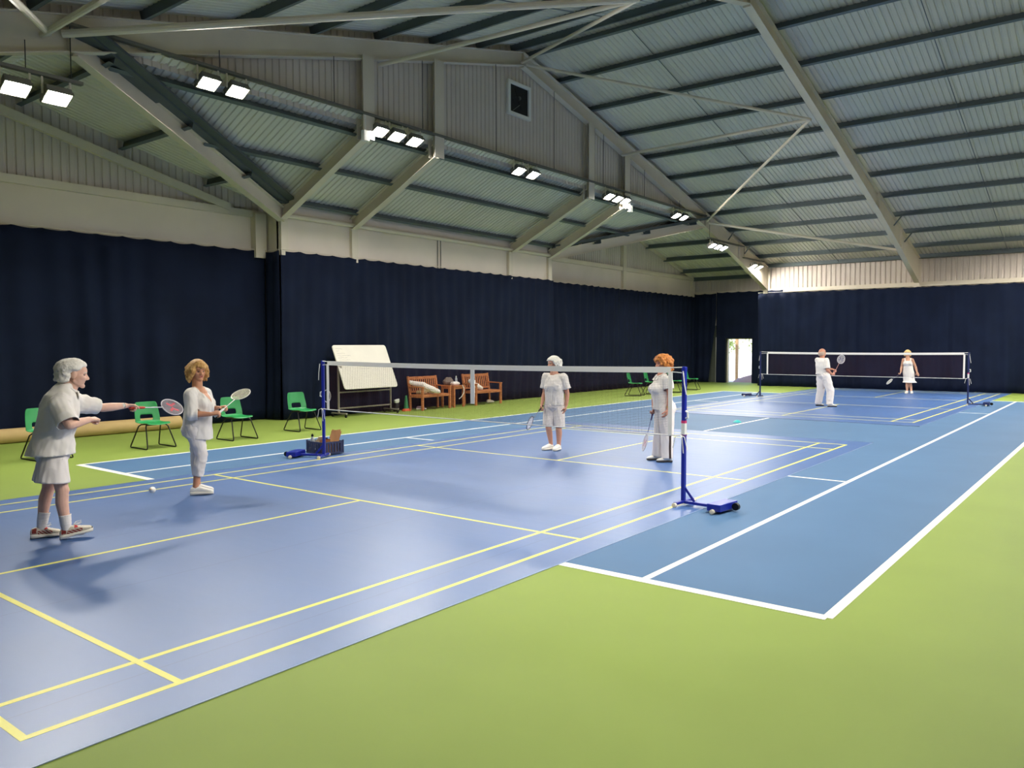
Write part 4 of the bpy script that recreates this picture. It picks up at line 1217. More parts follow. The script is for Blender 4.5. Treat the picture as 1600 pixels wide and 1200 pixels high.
racket(J['root'], V(J['wL']) + rd * 0.05 - UP * 0.022 - Dv * 0.012, rd, (0.75, 0.1, 0.66), 'racket swung by the white-haired person with red emblem on pale strings', (214, 208, 214), (196, 70, 58), (236, 222, 226), (206, 84, 96))

# ---- blonde woman waiting with racket in both hands
J = dict(root=(-1.88, -2.9), D=(-0.862, 0.507, 0.0), R=(0.507, 0.862, 0.0),
  head=(0.007, 0.013, 1.491), neck=(-0.0, -0.0, 1.30), sR=(0.081, -0.139, 1.222), sL=(-0.073, 0.151, 1.22), eR=(0.15, -0.165, 0.99), wR=(0.279, 0.001, 0.988), eL=(-0.02, 0.19, 1.0), wL=(0.132, 0.185, 1.045), hdR=(0.33, 0.06, 1.0), hdL=(0.195, 0.235, 1.06), chest=(0.009, 0.016, 1.143), belly=(-0.003, -0.006, 0.95), pel=(-0.012, -0.021, 0.811), hR=(0.037, -0.075, 0.788), hL=(-0.058, 0.039, 0.78), kR=(0.086, -0.011, 0.49), aR=(0.05, -0.074, 0.1), kL=(-0.081, 0.02, 0.467), aL=(-0.086, 0.031, 0.1), heR=(0.016, -0.13, 0.0), toR=(0.164, 0.09, 0.0), heL=(-0.12, -0.026, 0.0), toL=(0.02, 0.18, 0.0))
Dv, Rv = V(J['D']), V(J['R'])
J['face'] = tuple(Rv * 0.42 - Dv * 0.9 - UP * 0.05)
wom = start(J, 'blonde person in white tunic and cropped trousers facing right with racket held in both hands')
sk = skin_mats((206, 146, 112), (176, 92, 82), (120, 84, 56))
H = 0.238
_, (Fc, L, Fp, Lp) = body('w2', J, Rv, H, sk, 1.0, True, palm=(tuple(-UP), tuple(-UP + Dv * 0.6)), curl=(0.9, 1.05), thumbs=(-1, 1), legr=0.95, armr=0.95)
hb = mat('blonde hair', (214, 172, 104), 0.6, 0.3, col2=(168, 116, 62), vscale=30)
hair_mesh('hair', wom, J['head'], J['face'], H, hb, lambda x, y, z: (z > 0.33 if x > 0.2 else (z > -0.12 and (abs(y) > 0.24 or z > 0.3) if x > 0.02 else z > -0.34)), tuft=0.11, ln=0.2, puff=1.06, seed=5, curl=0.1, down=0.65, sm=10, extra=((0.2, -0.17, 0.28, 0.11), (0.2, 0.19, 0.26, 0.1), (0.1, 0.3, 0.0, 0.1), (0.1, -0.3, 0.0, 0.1)))
mb = MB()
sh = lambda z, x, rf, rl, tilt=0.0: (V((0, 0, z)) + Fc * x, Fc * rf + UP * (tilt * rf), L * rl)
loft_add(mb, [sh(1.285, -0.03, 0.05, 0.075), sh(1.255, -0.015, 0.09, 0.13), sh(1.19, 0.01, 0.13, 0.155), sh(1.10, 0.03, 0.165, 0.17), sh(1.02, 0.02, 0.162, 0.168), sh(0.94, 0.0, 0.158, 0.168), sh(0.85, -0.01, 0.165, 0.175), sh(0.76, -0.01, 0.166, 0.178), sh(0.70, -0.008, 0.166, 0.178, -0.25)], 28)
for s in (-1, 1): mb.ell(V((0, 0, 1.1)) + Fc * 0.105 + L * (0.075 * s), (0.075,) * 3)
hems = [(V((0, 0, 0.70)) - Fc * 0.012, (-UP - Fc * 0.2).normalized(), 0.19)]
for s in 'LR': mb.cap(V(J['neck']) - UP * 0.06, J['s' + s], 0.07, 0.068)
hems.append(sleeve(mb, J['sR'], J['eR'], J['wR'], 1, 0.068, 0.07, 0.058, 0.36)); hems.append(sleeve(mb, J['sL'], J['eL'], J['wL'], 1, 0.066, 0.066, 0.056, 0.38))
skn = sk[0]
def vneck(p):
    q = p - V(J['neck']); a = q.dot(Fc); b = q.dot(L); 
    return 1 if a > 0.02 and q.z > -0.2 and abs(b) < 0.085 * (1 + q.z / 0.19) else 0
fused(mb, 'tunic', [M['cloth'], skn], wom, 0.0075, 4, 0.5, disp=folds(0.008, (9, 9, 4), 7), hems=hems, thick=0.003, pick=vneck)
mb = MB(); hems = []
for s in 'RL':
    Hh, K, A = V(J['h' + s]), V(J['k' + s]), V(J['a' + s])
    hems.append(leg_tube(mb, [Hh + UP * 0.02, Hh.lerp(K, 0.5), K, K.lerp(A, 0.35), K.lerp(A, 0.66)], [0.108, 0.09, 0.068, 0.066, 0.054]))
mb.ell(V(J['pel']) - Rv * 0.02 - UP * 0.02, (0.14, 0.15, 0.13))
fused(mb, 'cropped_trousers', M['cloth2'], wom, 0.0075, 4, 0.5, disp=folds(0.006, (9, 9, 9), 9), hems=hems, thick=0.003)
for s in 'RL': shoe(wom, J['he' + s], J['to' + s], J['a' + s], (M['shoe_white'], M['sole_white']), 0.036, 1.0, tall=1.1)
b_ = V((0.30, 0.0, 0.955)); tip = V((0.125, 0.509, 1.216))
racket(J['root'], V(J['hdR']) + V((-0.01, -0.03, -0.04)), (tip - b_), (0.25, -0.45, 0.8), 'racket held in both hands by the blonde person with grey emblem on cream strings', (226, 224, 214), (232, 230, 224), (244, 240, 206), (120, 114, 92), (236, 236, 232))

# ---- white-haired woman beyond the net
J = dict(root=(-0.76, 2.97), D=(-0.572, 0.82, 0.0), R=(0.82, 0.572, 0.0),
  head=(0.006, 0.005, 1.478), neck=(0.02, 0.014, 1.308), sR=(-0.13, -0.008, 1.245), sL=(0.183, 0.047, 1.24), eR=(-0.165, -0.01, 0.98), wR=(-0.152, -0.114, 0.78), eL=(0.232, 0.1, 0.975), wL=(0.234, 0.066, 0.775), hdR=(-0.148, -0.158, 0.71), hdL=(0.230, 0.04, 0.69), chest=(0.029, 0.02, 1.112), belly=(0.029, 0.02, 0.893), pel=(0.025, 0.017, 0.773), hR=(-0.051, 0.001, 0.737), hL=(0.1, 0.033, 0.742), kR=(-0.049, -0.058, 0.38), aR=(-0.04, 0.0, 0.1), kL=(0.123, 0.0, 0.375), aL=(0.098, 0.04, 0.09), heR=(-0.026, 0.043, 0.0), toR=(-0.09, -0.185, 0.0), heL=(0.09, 0.087, 0.0), toL=(0.124, -0.15, 0.0), shR=(-0.062, -0.055, 0.42), shL=(0.13, 0.018, 0.405))
Dv, Rv = V(J['D']), V(J['R'])
J['face'] = tuple(-Rv * 0.85 - Dv * 0.5)
Fb = (-Dv * 0.92 - Rv * 0.38)
w3 = start(J, 'white-haired person in white t-shirt and knee-length shorts standing behind the near net')
sk = skin_mats((208, 152, 126), (170, 96, 88), (190, 180, 172))
H = 0.228
_, (Fc, L, Fp, Lp) = body('w3', J, Fb, H, sk, 1.0, True, palm=(tuple(-Rv), tuple(Rv)), curl=(0.3, 1.1), thumbs=(-1, 1), legr=0.95, armr=0.95)
hair_mesh('hair', w3, J['head'], J['face'], H, mat('silver hair', (222, 218, 208), 0.7, 0.2, var=0.12, vscale=40), lambda x, y, z: (z > 0.3 if x > 0.16 else (z > 0.06 if x > 0.02 else (z > -0.06 if x > -0.14 else z > -0.36))), tuft=0.1, ln=0.14, puff=1.08, seed=8, curl=0.1, sm=16, extra=((0.2, 0.1, 0.34, 0.12), (0.2, -0.1, 0.34, 0.12)))
mb = MB(); B0 = V(J['chest']); B0.z = 0
sh = lambda z, x, rf, rl: (B0 + UP * z + Fc * x, Fc * rf, L * rl)
loft_add(mb, [sh(1.30, -0.01, 0.06, 0.085), sh(1.275, 0.0, 0.09, 0.14), sh(1.2, 0.01, 0.12, 0.175), sh(1.1, 0.025, 0.145, 0.172), sh(0.98, 0.015, 0.135, 0.165), sh(0.88, 0.01, 0.14, 0.168), sh(0.775, 0.0, 0.15, 0.176)], 26)
for s in (-1, 1): mb.ell(B0 + UP * 1.08 + Fc * 0.09 + L * (0.075 * s), (0.075,) * 3)
hems = [(B0 + UP * 0.775, -UP, 0.17)]
for s in 'LR': mb.cap(V(J['neck']) - UP * 0.06, J['s' + s], 0.07, 0.07)
hems.append(sleeve(mb, J['sR'], J['eR'], J['wR'], 0.72, 0.08, 0.078, 0.07)); hems.append(sleeve(mb, J['sL'], J['eL'], J['wL'], 0.72, 0.08, 0.078, 0.07))
fused(mb, 't_shirt', M['cloth'], w3, 0.008, 4, 0.5, disp=folds(0.008, (9, 9, 5), 11), hems=hems, thick=0.003)
mb = MB(); hems = []
for s in 'RL':
    Hh, K, e = V(J['h' + s]), V(J['k' + s]), V(J['sh' + s])
    hems.append(leg_tube(mb, [Hh + UP * 0.02, Hh.lerp(e, 0.5), e], [0.105, 0.1, 0.092]))
mb.ell(V(J['pel']), (0.15, 0.15, 0.12))
fused(mb, 'shorts', M['cloth2'], w3, 0.008, 4, 0.5, disp=folds(0.007, (10, 10, 3), 12), hems=hems, thick=0.003)
for s in 'RL': shoe(w3, J['he' + s], J['to' + s], J['a' + s], (M['shoe_white'], M['sole_white']), 0.034, 1.05, tall=1.1)
W, E = V(J['wL']), V(J['eL']); ax = (W - E).normalized()
mb = MB(); mb.tube([W - ax * 0.05, W - ax * 0.03], 0.028, 12); mb.build('wristwatch', M['dark'], w3, smooth=True, angle=50)
racket(J['root'], V((-0.145, -0.09, 0.765)), V((-0.07, -0.561, 0.496)) - V((-0.152, -0.045, 0.78)), Rv * 0.95 + UP * 0.1 + Dv * 0.25, 'racket held low by the white-haired person behind the near net', (70, 66, 84), (40, 34, 34), (226, 222, 230), None, (120, 116, 126))

# ---- red-haired woman beyond the net, side on
J = dict(root=(1.31, 2.9), D=(-0.457, 0.889, 0.0), R=(0.889, 0.457, 0.0),
  head=(0.012, 0.009, 1.506), neck=(0.011, 0.005, 1.335), sR=(-0.085, 0.112, 1.275), sL=(0.15, -0.08, 1.275), eR=(-0.185, 0.14, 1.02), wR=(-0.154, 0.056, 0.83), eL=(0.215, -0.119, 1.02), wL=(0.198, -0.15, 0.835), hdR=(-0.135, 0.02, 0.764), hdL=(0.18, -0.159, 0.76), chest=(0.02, 0.011, 1.147), belly=(0.03, 0.016, 0.979), pel=(0.048, 0.025, 0.832), hR=(-0.014, 0.083, 0.785), hL=(0.11, -0.033, 0.789), kR=(-0.046, 0.066, 0.417), aR=(-0.088, 0.067, 0.09), kL=(0.126, -0.036, 0.408), aL=(0.135, -0.04, 0.09), heR=(-0.04, 0.10, 0.0), toR=(-0.21, -0.05, 0.0), heL=(0.205, -0.005, 0.0), toL=(0.01, -0.15, 0.0))
Dv, Rv = V(J['D']), V(J['R'])
J['face'] = tuple(-Rv * 0.9 - Dv * 0.4 - UP * 0.05)
Fb = -Rv * 0.93 - Dv * 0.37
w4 = start(J, 'red-haired person in white top and long white trousers with a dark side stripe')
sk = skin_mats((204, 142, 116), (176, 88, 82), (140, 84, 50))
H = 0.232
_, (Fc, L, Fp, Lp) = body('w4', J, Fb, H, sk, 1.0, True, palm=(tuple(-L), tuple(-L)), curl=(0.4, 1.1), thumbs=(-1, 1), armr=0.95)
hair_mesh('hair', w4, J['head'], J['face'], H, mat('red brown hair', (206, 136, 66), 0.6, 0.3, col2=(150, 82, 36), vscale=34), lambda x, y, z: (z > 0.24 if x > 0.18 else (z > -0.02 if x > 0.03 else (z > -0.14 if x > -0.1 else z > -0.34))), tuft=0.12, ln=0.16, puff=1.17, seed=9, sm=14, curl=0.3, extra=((0.24, 0.1, 0.3, 0.13), (0.24, -0.1, 0.3, 0.13), (0.2, 0.0, 0.38, 0.13)))
mb = MB(); B0 = V(J['chest']); B0.z = 0
sh = lambda z, x, rf, rl: (B0 + UP * z + Fc * x, Fc * rf, L * rl)
loft_add(mb, [sh(1.325, -0.01, 0.06, 0.08), sh(1.295, 0.0, 0.09, 0.135), sh(1.22, 0.01, 0.125, 0.165), sh(1.12, 0.03, 0.16, 0.17), sh(1.0, 0.01, 0.145, 0.16), sh(0.9, -0.015, 0.15, 0.165), sh(0.80, -0.03, 0.168, 0.178)], 26)
for s in (-1, 1): mb.ell(B0 + UP * 1.12 + Fc * 0.115 + L * (0.075 * s), (0.08,) * 3)
hems = [(B0 + UP * 0.80 - Fc * 0.03, -UP, 0.17)]
for s in 'LR': mb.cap(V(J['neck']) - UP * 0.06, J['s' + s], 0.07, 0.07)
hems.append(sleeve(mb, J['sR'], J['eR'], J['wR'], 0.6, 0.078, 0.072, 0.07)); hems.append(sleeve(mb, J['sL'], J['eL'], J['wL'], 0.6, 0.078, 0.072, 0.07))
fused(mb, 'polo_shirt', M['cloth'], w4, 0.008, 4, 0.5, disp=folds(0.008, (9, 9, 5), 15), hems=hems, thick=0.003)
nk = V(J['neck']); mb = MB()
pts = [nk + Fc * (0.015 + 0.07 * math.cos(2 * PI * i / 15)) + L * (0.072 * math.sin(2 * PI * i / 15)) + UP * (0.01 - 0.035 * math.cos(2 * PI * i / 15)) for i in range(15)]
mb.tube(pts, 0.013, 7, closed=True)
for s in (-1, 1): mb.bar(nk + Fc * 0.08 + L * (0.03 * s) - UP * 0.02, nk + Fc * 0.125 + L * (0.045 * s) - UP * 0.08, 0.05, 0.01, 0, up=Fc)
mb.build('collar', M['cloth'], w4, smooth=True)
mb = MB(); S = V(J['sL']); mb.bar(S + UP * 0.075 + L * 0.03, S + L * 0.075 - UP * 0.0 + Fc * 0.01, 0.045, 0.012, 0, up=(L + UP).normalized()); tag(mb.build('shoulder_patch', M['black'], w4), 'small black shoulder patch')
mb = MB(); hems = []
for s in 'RL':
    Hh, K, A = V(J['h' + s]), V(J['k' + s]), V(J['a' + s])
    hems.append(leg_tube(mb, [Hh + UP * 0.02, Hh.lerp(K, 0.5), K, K.lerp(A, 0.5), V((A.x, A.y, 0.065))], [0.118, 0.11, 0.092, 0.085, 0.082]))
mb.ell(V(J['pel']) - Fc * 0.035 - UP * 0.01, (0.15, 0.15, 0.13))
fused(mb, 'trousers', M['cloth2'], w4, 0.008, 4, 0.5, disp=folds(0.007, (9, 9, 3), 17), hems=hems, thick=0.003)
mb = MB(); Hh, K, A = V(J['hL']), V(J['kL']), V(J['aL'])
out = (L * 0.97 + Fc * -0.1).normalized()
st = [(Hh - UP * 0.02, 0.121), (Hh.lerp(K, 0.5), 0.113), (K, 0.096), (K.lerp(A, 0.5), 0.089), (V((A.x, A.y, 0.07)), 0.086)]
for (p, r), (q, r2) in zip(st, st[1:]): mb.bar(p + out * r, q + out * r2, 0.034, 0.012, 0, up=out)
tag(mb.build('side_stripe', mat('dark brown stripe', (52, 36, 34), 0.8), w4), 'dark brown stripe down the leg')
for s in 'RL': shoe(w4, J['he' + s], J['to' + s], J['a' + s], (M['shoe_white'], M['sole_dark']), 0.022, 1.0, tall=0.95)
W, E = V(J['wL']), V(J['eL']); ax = (W - E).normalized()
mb = MB(); mb.tube([W - ax * 0.03, W - ax * 0.015], 0.03, 12); mb.build('bracelet', mat('gold bracelet', (212, 176, 96), 0.3, metal=0.7), w4, smooth=True, angle=50)
racket(J['root'], V((-0.14, 0.045, 0.80)), V((-0.246, -0.127, 0.192)) - V((-0.145, 0.038, 0.842)), Rv * 0.95 + Dv * 0.3, 'racket pointing down from the red-haired person\'s right hand', (210, 206, 214), (70, 70, 120), (232, 224, 228), (214, 160, 168), (84, 88, 140))

# ---- distant man seen from behind
J = dict(root=(0.11, 15.5), D=(-0.279, 0.96, 0.0), R=(0.96, 0.279, 0.0),
  head=(-0.12, -0.03, 1.565), neck=(-0.129, -0.038, 1.40), sR=(0.012, -0.093, 1.335), sL=(-0.276, 0.02, 1.345), eR=(0.059, -0.15, 1.06), wR=(0.133, 0.05, 0.934), eL=(-0.16, 0.24, 1.09), wL=(0.065, 0.3, 1.075), hdR=(0.175, 0.12, 0.94), hdL=(0.14, 0.30, 1.06), chest=(-0.135, -0.039, 1.2), belly=(-0.115, -0.033, 1.03), pel=(-0.097, -0.028, 0.9), hR=(-0.013, -0.066, 0.875), hL=(-0.171, 0.013, 0.873), kR=(0.116, -0.029, 0.458), aR=(0.109, -0.072, 0.09), kL=(-0.17, 0.034, 0.445), aL=(-0.258, 0.10, 0.11), heR=(0.066, -0.106, 0.0), toR=(0.30, -0.0, 0.0), heL=(-0.33, 0.10, 0.03), toL=(-0.11, 0.17, 0.0))
Dv, Rv = V(J['D']), V(J['R'])
J['face'] = tuple(Rv * 0.75 + Dv * 0.6 + UP * 0.25)
Fb = Rv * 0.75 + Dv * 0.65
fm = start(J, 'distant bald person in white seen from behind on the far mat')
sk = skin_mats((206, 144, 116), (170, 96, 88), (150, 120, 100))
H = 0.235
_, (Fc, L, Fp, Lp) = body('fm', J, Fb, H, sk, 1.0, palm=(tuple(-UP), tuple(-Rv)), curl=(0.7, 1.1), thumbs=(-1, 1), voxel=0.008)
hair_mesh('hair', fm, J['head'], J['face'], H, mat('thin grey hair', (196, 168, 148), 0.7, 0.2), lambda x, y, z: -0.26 < z < 0.12 and x < 0.0, tuft=0.06, ln=0.08, puff=1.0, seed=12, voxel=0.008)
mb = MB(); B0 = V(J['chest']); B0.z = 0
sh = lambda z, x, rf, rl: (B0 + UP * z + Fc * x, Fc * rf, L * rl)
loft_add(mb, [sh(1.40, 0.0, 0.06, 0.08), sh(1.37, 0.0, 0.09, 0.15), sh(1.3, 0.0, 0.12, 0.185), sh(1.15, 0.01, 0.14, 0.18), sh(1.02, 0.01, 0.135, 0.165), sh(0.93, 0.0, 0.14, 0.165)], 24)
hems = [(B0 + UP * 0.93, -UP, 0.17)]
for s in 'LR': mb.cap(V(J['neck']) - UP * 0.06, J['s' + s], 0.068, 0.066)
hems.append(sleeve(mb, J['sR'], J['eR'], J['wR'], 0.85, 0.072, 0.08, 0.07)); hems.append(sleeve(mb, J['sL'], J['eL'], J['wL'], 0.85, 0.072, 0.08, 0.07))
fused(mb, 'polo_shirt', M['cloth'], fm, 0.009, 4, 0.5, disp=folds(0.008, (9, 9, 5), 21), hems=hems, thick=0.003)
mb = MB(); hems = []
for s in 'RL':
    Hh, K, A = V(J['h' + s]), V(J['k' + s]), V(J['a' + s])
    hems.append(leg_tube(mb, [Hh + UP * 0.02, Hh.lerp(K, 0.5), K, K.lerp(A, 0.5), V((A.x, A.y, 0.07))], [0.12, 0.115, 0.105, 0.095, 0.09]))
mb.ell(V(J['pel']), (0.15, 0.155, 0.12))
fused(mb, 'trousers', M['cloth2'], fm, 0.009, 4, 0.5, disp=folds(0.010, (9, 9, 6), 23), hems=hems, thick=0.003)
for s in 'RL': shoe(fm, J['he' + s], J['to' + s], J['a' + s], (M['shoe_white'], M['sole_dark']), 0.026, 1.0)
bt, tp = V((0.15, 0.075, 0.90)), V((0.318, 0.301, 1.392))
racket(J['root'], bt, tp - bt, (0.55, -0.75, 0.0), 'distant racket raised by the bald person seen from behind', (214, 210, 216), (200, 140, 130), (236, 232, 238), (110, 110, 130), (214, 160, 150))

# ---- distant woman facing us in a white dress
J = dict(root=(0.68, 23.53), D=(-0.195, 0.981, 0.0), R=(0.981, 0.195, 0.0),
  head=(-0.066, -0.02, 1.462), neck=(-0.058, -0.012, 1.293), sR=(-0.2, -0.04, 1.234), sL=(0.086, 0.017, 1.235), eR=(-0.257, -0.0, 0.975), wR=(-0.257, -0.133, 0.788), eL=(0.183, 0.087, 0.98), wL=(0.25, 0.0, 0.79), hdR=(-0.272, -0.176, 0.73), hdL=(0.284, -0.035, 0.729), chest=(-0.055, -0.011, 1.118), belly=(-0.04, -0.008, 0.9), pel=(-0.027, -0.005, 0.766), hR=(-0.087, -0.017, 0.718), hL=(0.046, 0.009, 0.72), kR=(-0.049, -0.061, 0.35), aR=(-0.06, 0.0, 0.09), kL=(0.043, 0.009, 0.347), aL=(0.079, 0.0, 0.09), heR=(-0.053, 0.05, 0.0), toR=(-0.07, -0.19, 0.0), heL=(0.076, 0.045, 0.0), toL=(0.13, -0.18, 0.0))
Dv, Rv = V(J['D']), V(J['R'])
J['face'] = tuple(-Dv + UP * 0.05)
fwm = start(J, 'distant blonde person in a sleeveless white dress facing the far net')
sk = skin_mats((212, 160, 130), (176, 92, 82), (150, 110, 74))
H = 0.228
_, (Fc, L, Fp, Lp) = body('fw', J, -Dv, H, sk, 1.0, True, palm=(tuple(Dv), tuple(-Rv)), curl=(0.3, 1.0), thumbs=(-1, 1), voxel=0.008, legr=0.95)
hair_mesh('hair', fwm, J['head'], J['face'], H, mat('pale blonde hair', (222, 190, 128), 0.6, 0.3, var=0.12, vscale=30), lambda x, y, z: (z > 0.26 if x > 0.16 else (z > -0.04 if x > 0.0 else z > -0.3)), tuft=0.1, ln=0.14, puff=1.08, seed=15, voxel=0.008)
mb = MB(); B0 = V(J['chest']); B0.z = 0
sh = lambda z, x, rf, rl, y=0.0: (B0 + UP * z + Fc * x + L * y, Fc * rf, L * rl)
loft_add(mb, [sh(1.19, 0.0, 0.11, 0.125), sh(1.1, 0.015, 0.14, 0.155), sh(1.0, 0.005, 0.125, 0.15, 0.01), sh(0.88, 0.0, 0.135, 0.165, 0.02), sh(0.76, 0.0, 0.15, 0.185, 0.03), sh(0.6, 0.0, 0.15, 0.18, 0.04), sh(0.47, 0.0, 0.16, 0.19, 0.06), sh(0.40, 0.0, 0.2, 0.235, 0.08)], 26)
for s in (-1, 1):
    mb.ell(B0 + UP * 1.1 + Fc * 0.1 + L * (0.075 * s), (0.075,) * 3)
    mb.tube([B0 + UP * 1.16 + Fc * 0.11 + L * (0.085 * s), B0 + UP * 1.27 + Fc * 0.05 + L * (0.095 * s), B0 + UP * 1.285 - Fc * 0.01 + L * (0.095 * s), B0 + UP * 1.15 - Fc * 0.1 + L * (0.085 * s)], 0.02, 8)
fused(mb, 'dress', M['cloth'], fwm, 0.009, 3, 0.5, disp=folds(0.008, (9, 9, 3), 27), hems=[(B0 + UP * 0.40 + L * 0.08, -UP, 0.2)], thick=0.003)
for s in 'RL': shoe(fwm, J['he' + s], J['to' + s], J['a' + s], (M['shoe_white'], M['sole_white']), 0.028, 1.0)
bt, tp = V((-0.235, -0.11, 0.765)), V((-0.616, -0.377, 0.406))
racket(J['root'], bt, tp - bt, (0.4, 0.6, 0.9), 'distant racket held low by the person in the white dress', (226, 222, 214), (60, 62, 90), (236, 230, 220), None, (90, 90, 120))

# ------------------------------------------------------------------ small things
def rel(b, *p): return V(p) - V(b)
# shuttlecock in flight
e = empty('shuttlecock', (-1.02, -3.95, 0.31), 0, 'white shuttlecock in flight low between the man and the blonde woman', 'shuttlecock')
T = V((-0.75, 0.6, -0.3)).to_track_quat('Z', 'Y').to_matrix().to_4x4()
m = MB(); m.lathe([(0.002, -0.014), (0.009, -0.01), (0.013, 0.0), (0.0135, 0.012), (0.0125, 0.016)], 14, 0, T); m.build('cork', mat('cork base', (236, 214, 180), 0.7), e, smooth=True)
m = MB()
for i in range(16):
    a = 2 * PI * i / 16; c, s = math.cos(a), math.sin(a)
    tng = V((-s, c, 0))
    q = [V((0.011 * c, 0.011 * s, 0.014)) - tng * 0.0015, V((0.011 * c, 0.011 * s, 0.014)) + tng * 0.0015, V((0.024 * c, 0.024 * s, 0.05)) + tng * 0.009, V((0.034 * c, 0.034 * s, 0.078)) + tng * 0.007, V((0.034 * c, 0.034 * s, 0.078)) - tng * 0.006, V((0.024 * c, 0.024 * s, 0.05)) - tng * 0.006]
    m.add([T @ p for p in q], [(0, 1, 2, 5), (5, 2, 3, 4)])
m.build('feather_skirt', mat('white feathers', (240, 236, 226), 0.7), e)
# crate by the left post and what is in it
M['crate'] = mat('dark blue plastic crate', (52, 58, 92), 0.5, 0.4)
cr = empty('crate', (-3.52, 0.33, 0), -0.05, 'dark blue slatted plastic crate at the foot of the left net post', 'crate')
m = MB(); m.box((-0.22, -0.2, 0.02), (0.22, 0.2, 0.035)); m.build('base', M['crate'], cr)
for (x0, y0, x1, y1) in ((-0.23, -0.21, 0.23, -0.195), (-0.23, 0.195, 0.23, 0.21), (-0.23, -0.195, -0.215, 0.195), (0.215, -0.195, 0.23, 0.195)):
    m = MB(); m.box((x0, y0, 0.02), (x1, y1, 0.05)); m.box((x0, y0, 0.19), (x1, y1, 0.22))
    horiz = (x1 - x0) > (y1 - y0); n = 9 if horiz else 7
    for i in range(n):
        f0 = i / n; f1 = (i + 0.62) / n
        if horiz: m.box((x0 + (x1 - x0) * f0, y0 + 0.002, 0.05), (x0 + (x1 - x0) * f1, y1 - 0.002, 0.19))
        else: m.box((x0 + 0.002, y0 + (y1 - y0) * f0, 0.05), (x1 - 0.002, y0 + (y1 - y0) * f1, 0.19))
    for px, py in ((x0, y0), (x1 - 0.015, y1 - 0.015)): m.box((px, py, 0.02), (px + 0.015, py + 0.015, 0.235))
    m.build('side', M['crate'], cr)
card = mat('brown cardboard', (178, 126, 80), 0.85, var=0.06)
bx = empty('cardboard_box', (-3.44, 0.36, 0.036), 0.2, 'open brown cardboard box in the crate with its flap raised', 'box')
m = MB(); m.box((-0.11, -0.12, 0), (0.11, 0.12, 0.006)); m.box((-0.11, -0.12, 0), (-0.104, 0.12, 0.2)); m.box((0.104, -0.12, 0), (0.11, 0.12, 0.2)); m.box((-0.11, -0.12, 0), (0.11, -0.114, 0.2)); m.box((-0.11, 0.114, 0), (0.11, 0.12, 0.2)); m.build('carton', card, bx)
m = MB(); m.bar((0.107, 0, 0.2), (0.14, 0, 0.37), 0.24, 0.005, 0, up=(1, 0, 0)); m.bar((0, 0.117, 0.2), (0.02, 0.17, 0.34), 0.2, 0.005, 0, up=(0, 1, 0)); m.build('flap', card, bx)
m = MB(); m.bar((-0.16, -0.02, 0.06), (0.06, 0.02, 0.27), 0.16, 0.012)
tag(m.build('booklet', mat('cream paper', (236, 226, 190), 0.8), loc=(-3.62, 0.29, 0.02)), 'cream paper booklet leaning in the crate beside the cardboard box', 'booklet')
def bottle(loc, label, h, r, body_m, cap_m):
    b = empty('bottle', loc, 0, label, 'bottle')
    m = MB(); m.lathe([(r * 0.8, 0), (r, 0.01), (r, h * 0.62), (r * 0.85, h * 0.72), (r * 0.42, h * 0.82), (r * 0.4, h * 0.86)], 16); m.build('vessel', body_m, b, smooth=True)
    m = MB(); m.lathe([(r * 0.55, h * 0.84), (r * 0.55, h * 0.95), (r * 0.3, h * 0.96), (r * 0.26, h)], 12); m.build('cap', cap_m, b, smooth=True, angle=40)
clear = mat('pale translucent plastic', (206, 214, 222), 0.3, 0.5)
clear.node_tree.nodes['Principled BSDF'].inputs['Transmission Weight'].default_value = 0.35
bottle((-3.68, 0.2, 0.036), 'clear drinking bottle with black cap standing in the crate', 0.3, 0.036, clear, M['black'])
bottle((-8.6, 9.25, 0.631), 'tall clear bottle with white cap on the wooden table', 0.27, 0.034, clear, M['white_plastic'])
# jackets and bags on the benches
def heap(name, label, cat_, prims, m, amp=0.012, vox=0.012, sm=3):
    mb = MB()
    for a, b, r0, r1 in prims: mb.cap(a, b, r0, r1, 10)
    z = min(v[2] for v in mb.v); b0 = prims[0][0]
    mb.v = [(v[0] - b0[0], v[1] - b0[1], v[2] - b0[2]) for v in mb.v]
    o = fused(mb, name, m, None, vox, sm, 0.5, disp=folds(amp, (16, 16, 14), 3)); o.location = b0
    return tag(o, label, cat_)
heap('jacket', 'white jacket slung over the left arm of the nearer bench', 'jacket', [((-8.78, 7.55, 0.76), (-8.62, 7.62, 0.72), 0.06, 0.07), ((-8.62, 7.62, 0.72), (-8.42, 7.7, 0.7), 0.07, 0.075), ((-8.42, 7.7, 0.68), (-8.3, 7.95, 0.56), 0.075, 0.08), ((-8.3, 7.95, 0.56), (-8.25, 8.12, 0.5), 0.08, 0.055), ((-8.5, 7.72, 0.62), (-8.36, 8.0, 0.5), 0.08, 0.06)], M['cloth2'])
heap('jumper', 'beige jumper folded on the seat of the nearer bench under its arm', 'jumper', [((-8.62, 7.68, 0.49), (-8.5, 7.86, 0.49), 0.055, 0.055), ((-8.5, 7.68, 0.49), (-8.42, 7.8, 0.49), 0.05, 0.05)], mat('beige knit', (204, 176, 140), 0.9))
heap('jacket', 'white jacket with dangling sleeve hung over the arm of the farther bench', 'jacket', [((-8.55, 9.84, 0.72), (-8.46, 9.86, 0.7), 0.07, 0.07), ((-8.46, 9.84, 0.7), (-8.38, 9.79, 0.56), 0.065, 0.065), ((-8.38, 9.79, 0.56), (-8.38, 9.76, 0.28), 0.06, 0.05), ((-8.5, 9.89, 0.7), (-8.62, 10.04, 0.66), 0.07, 0.06)], M['cloth2'])
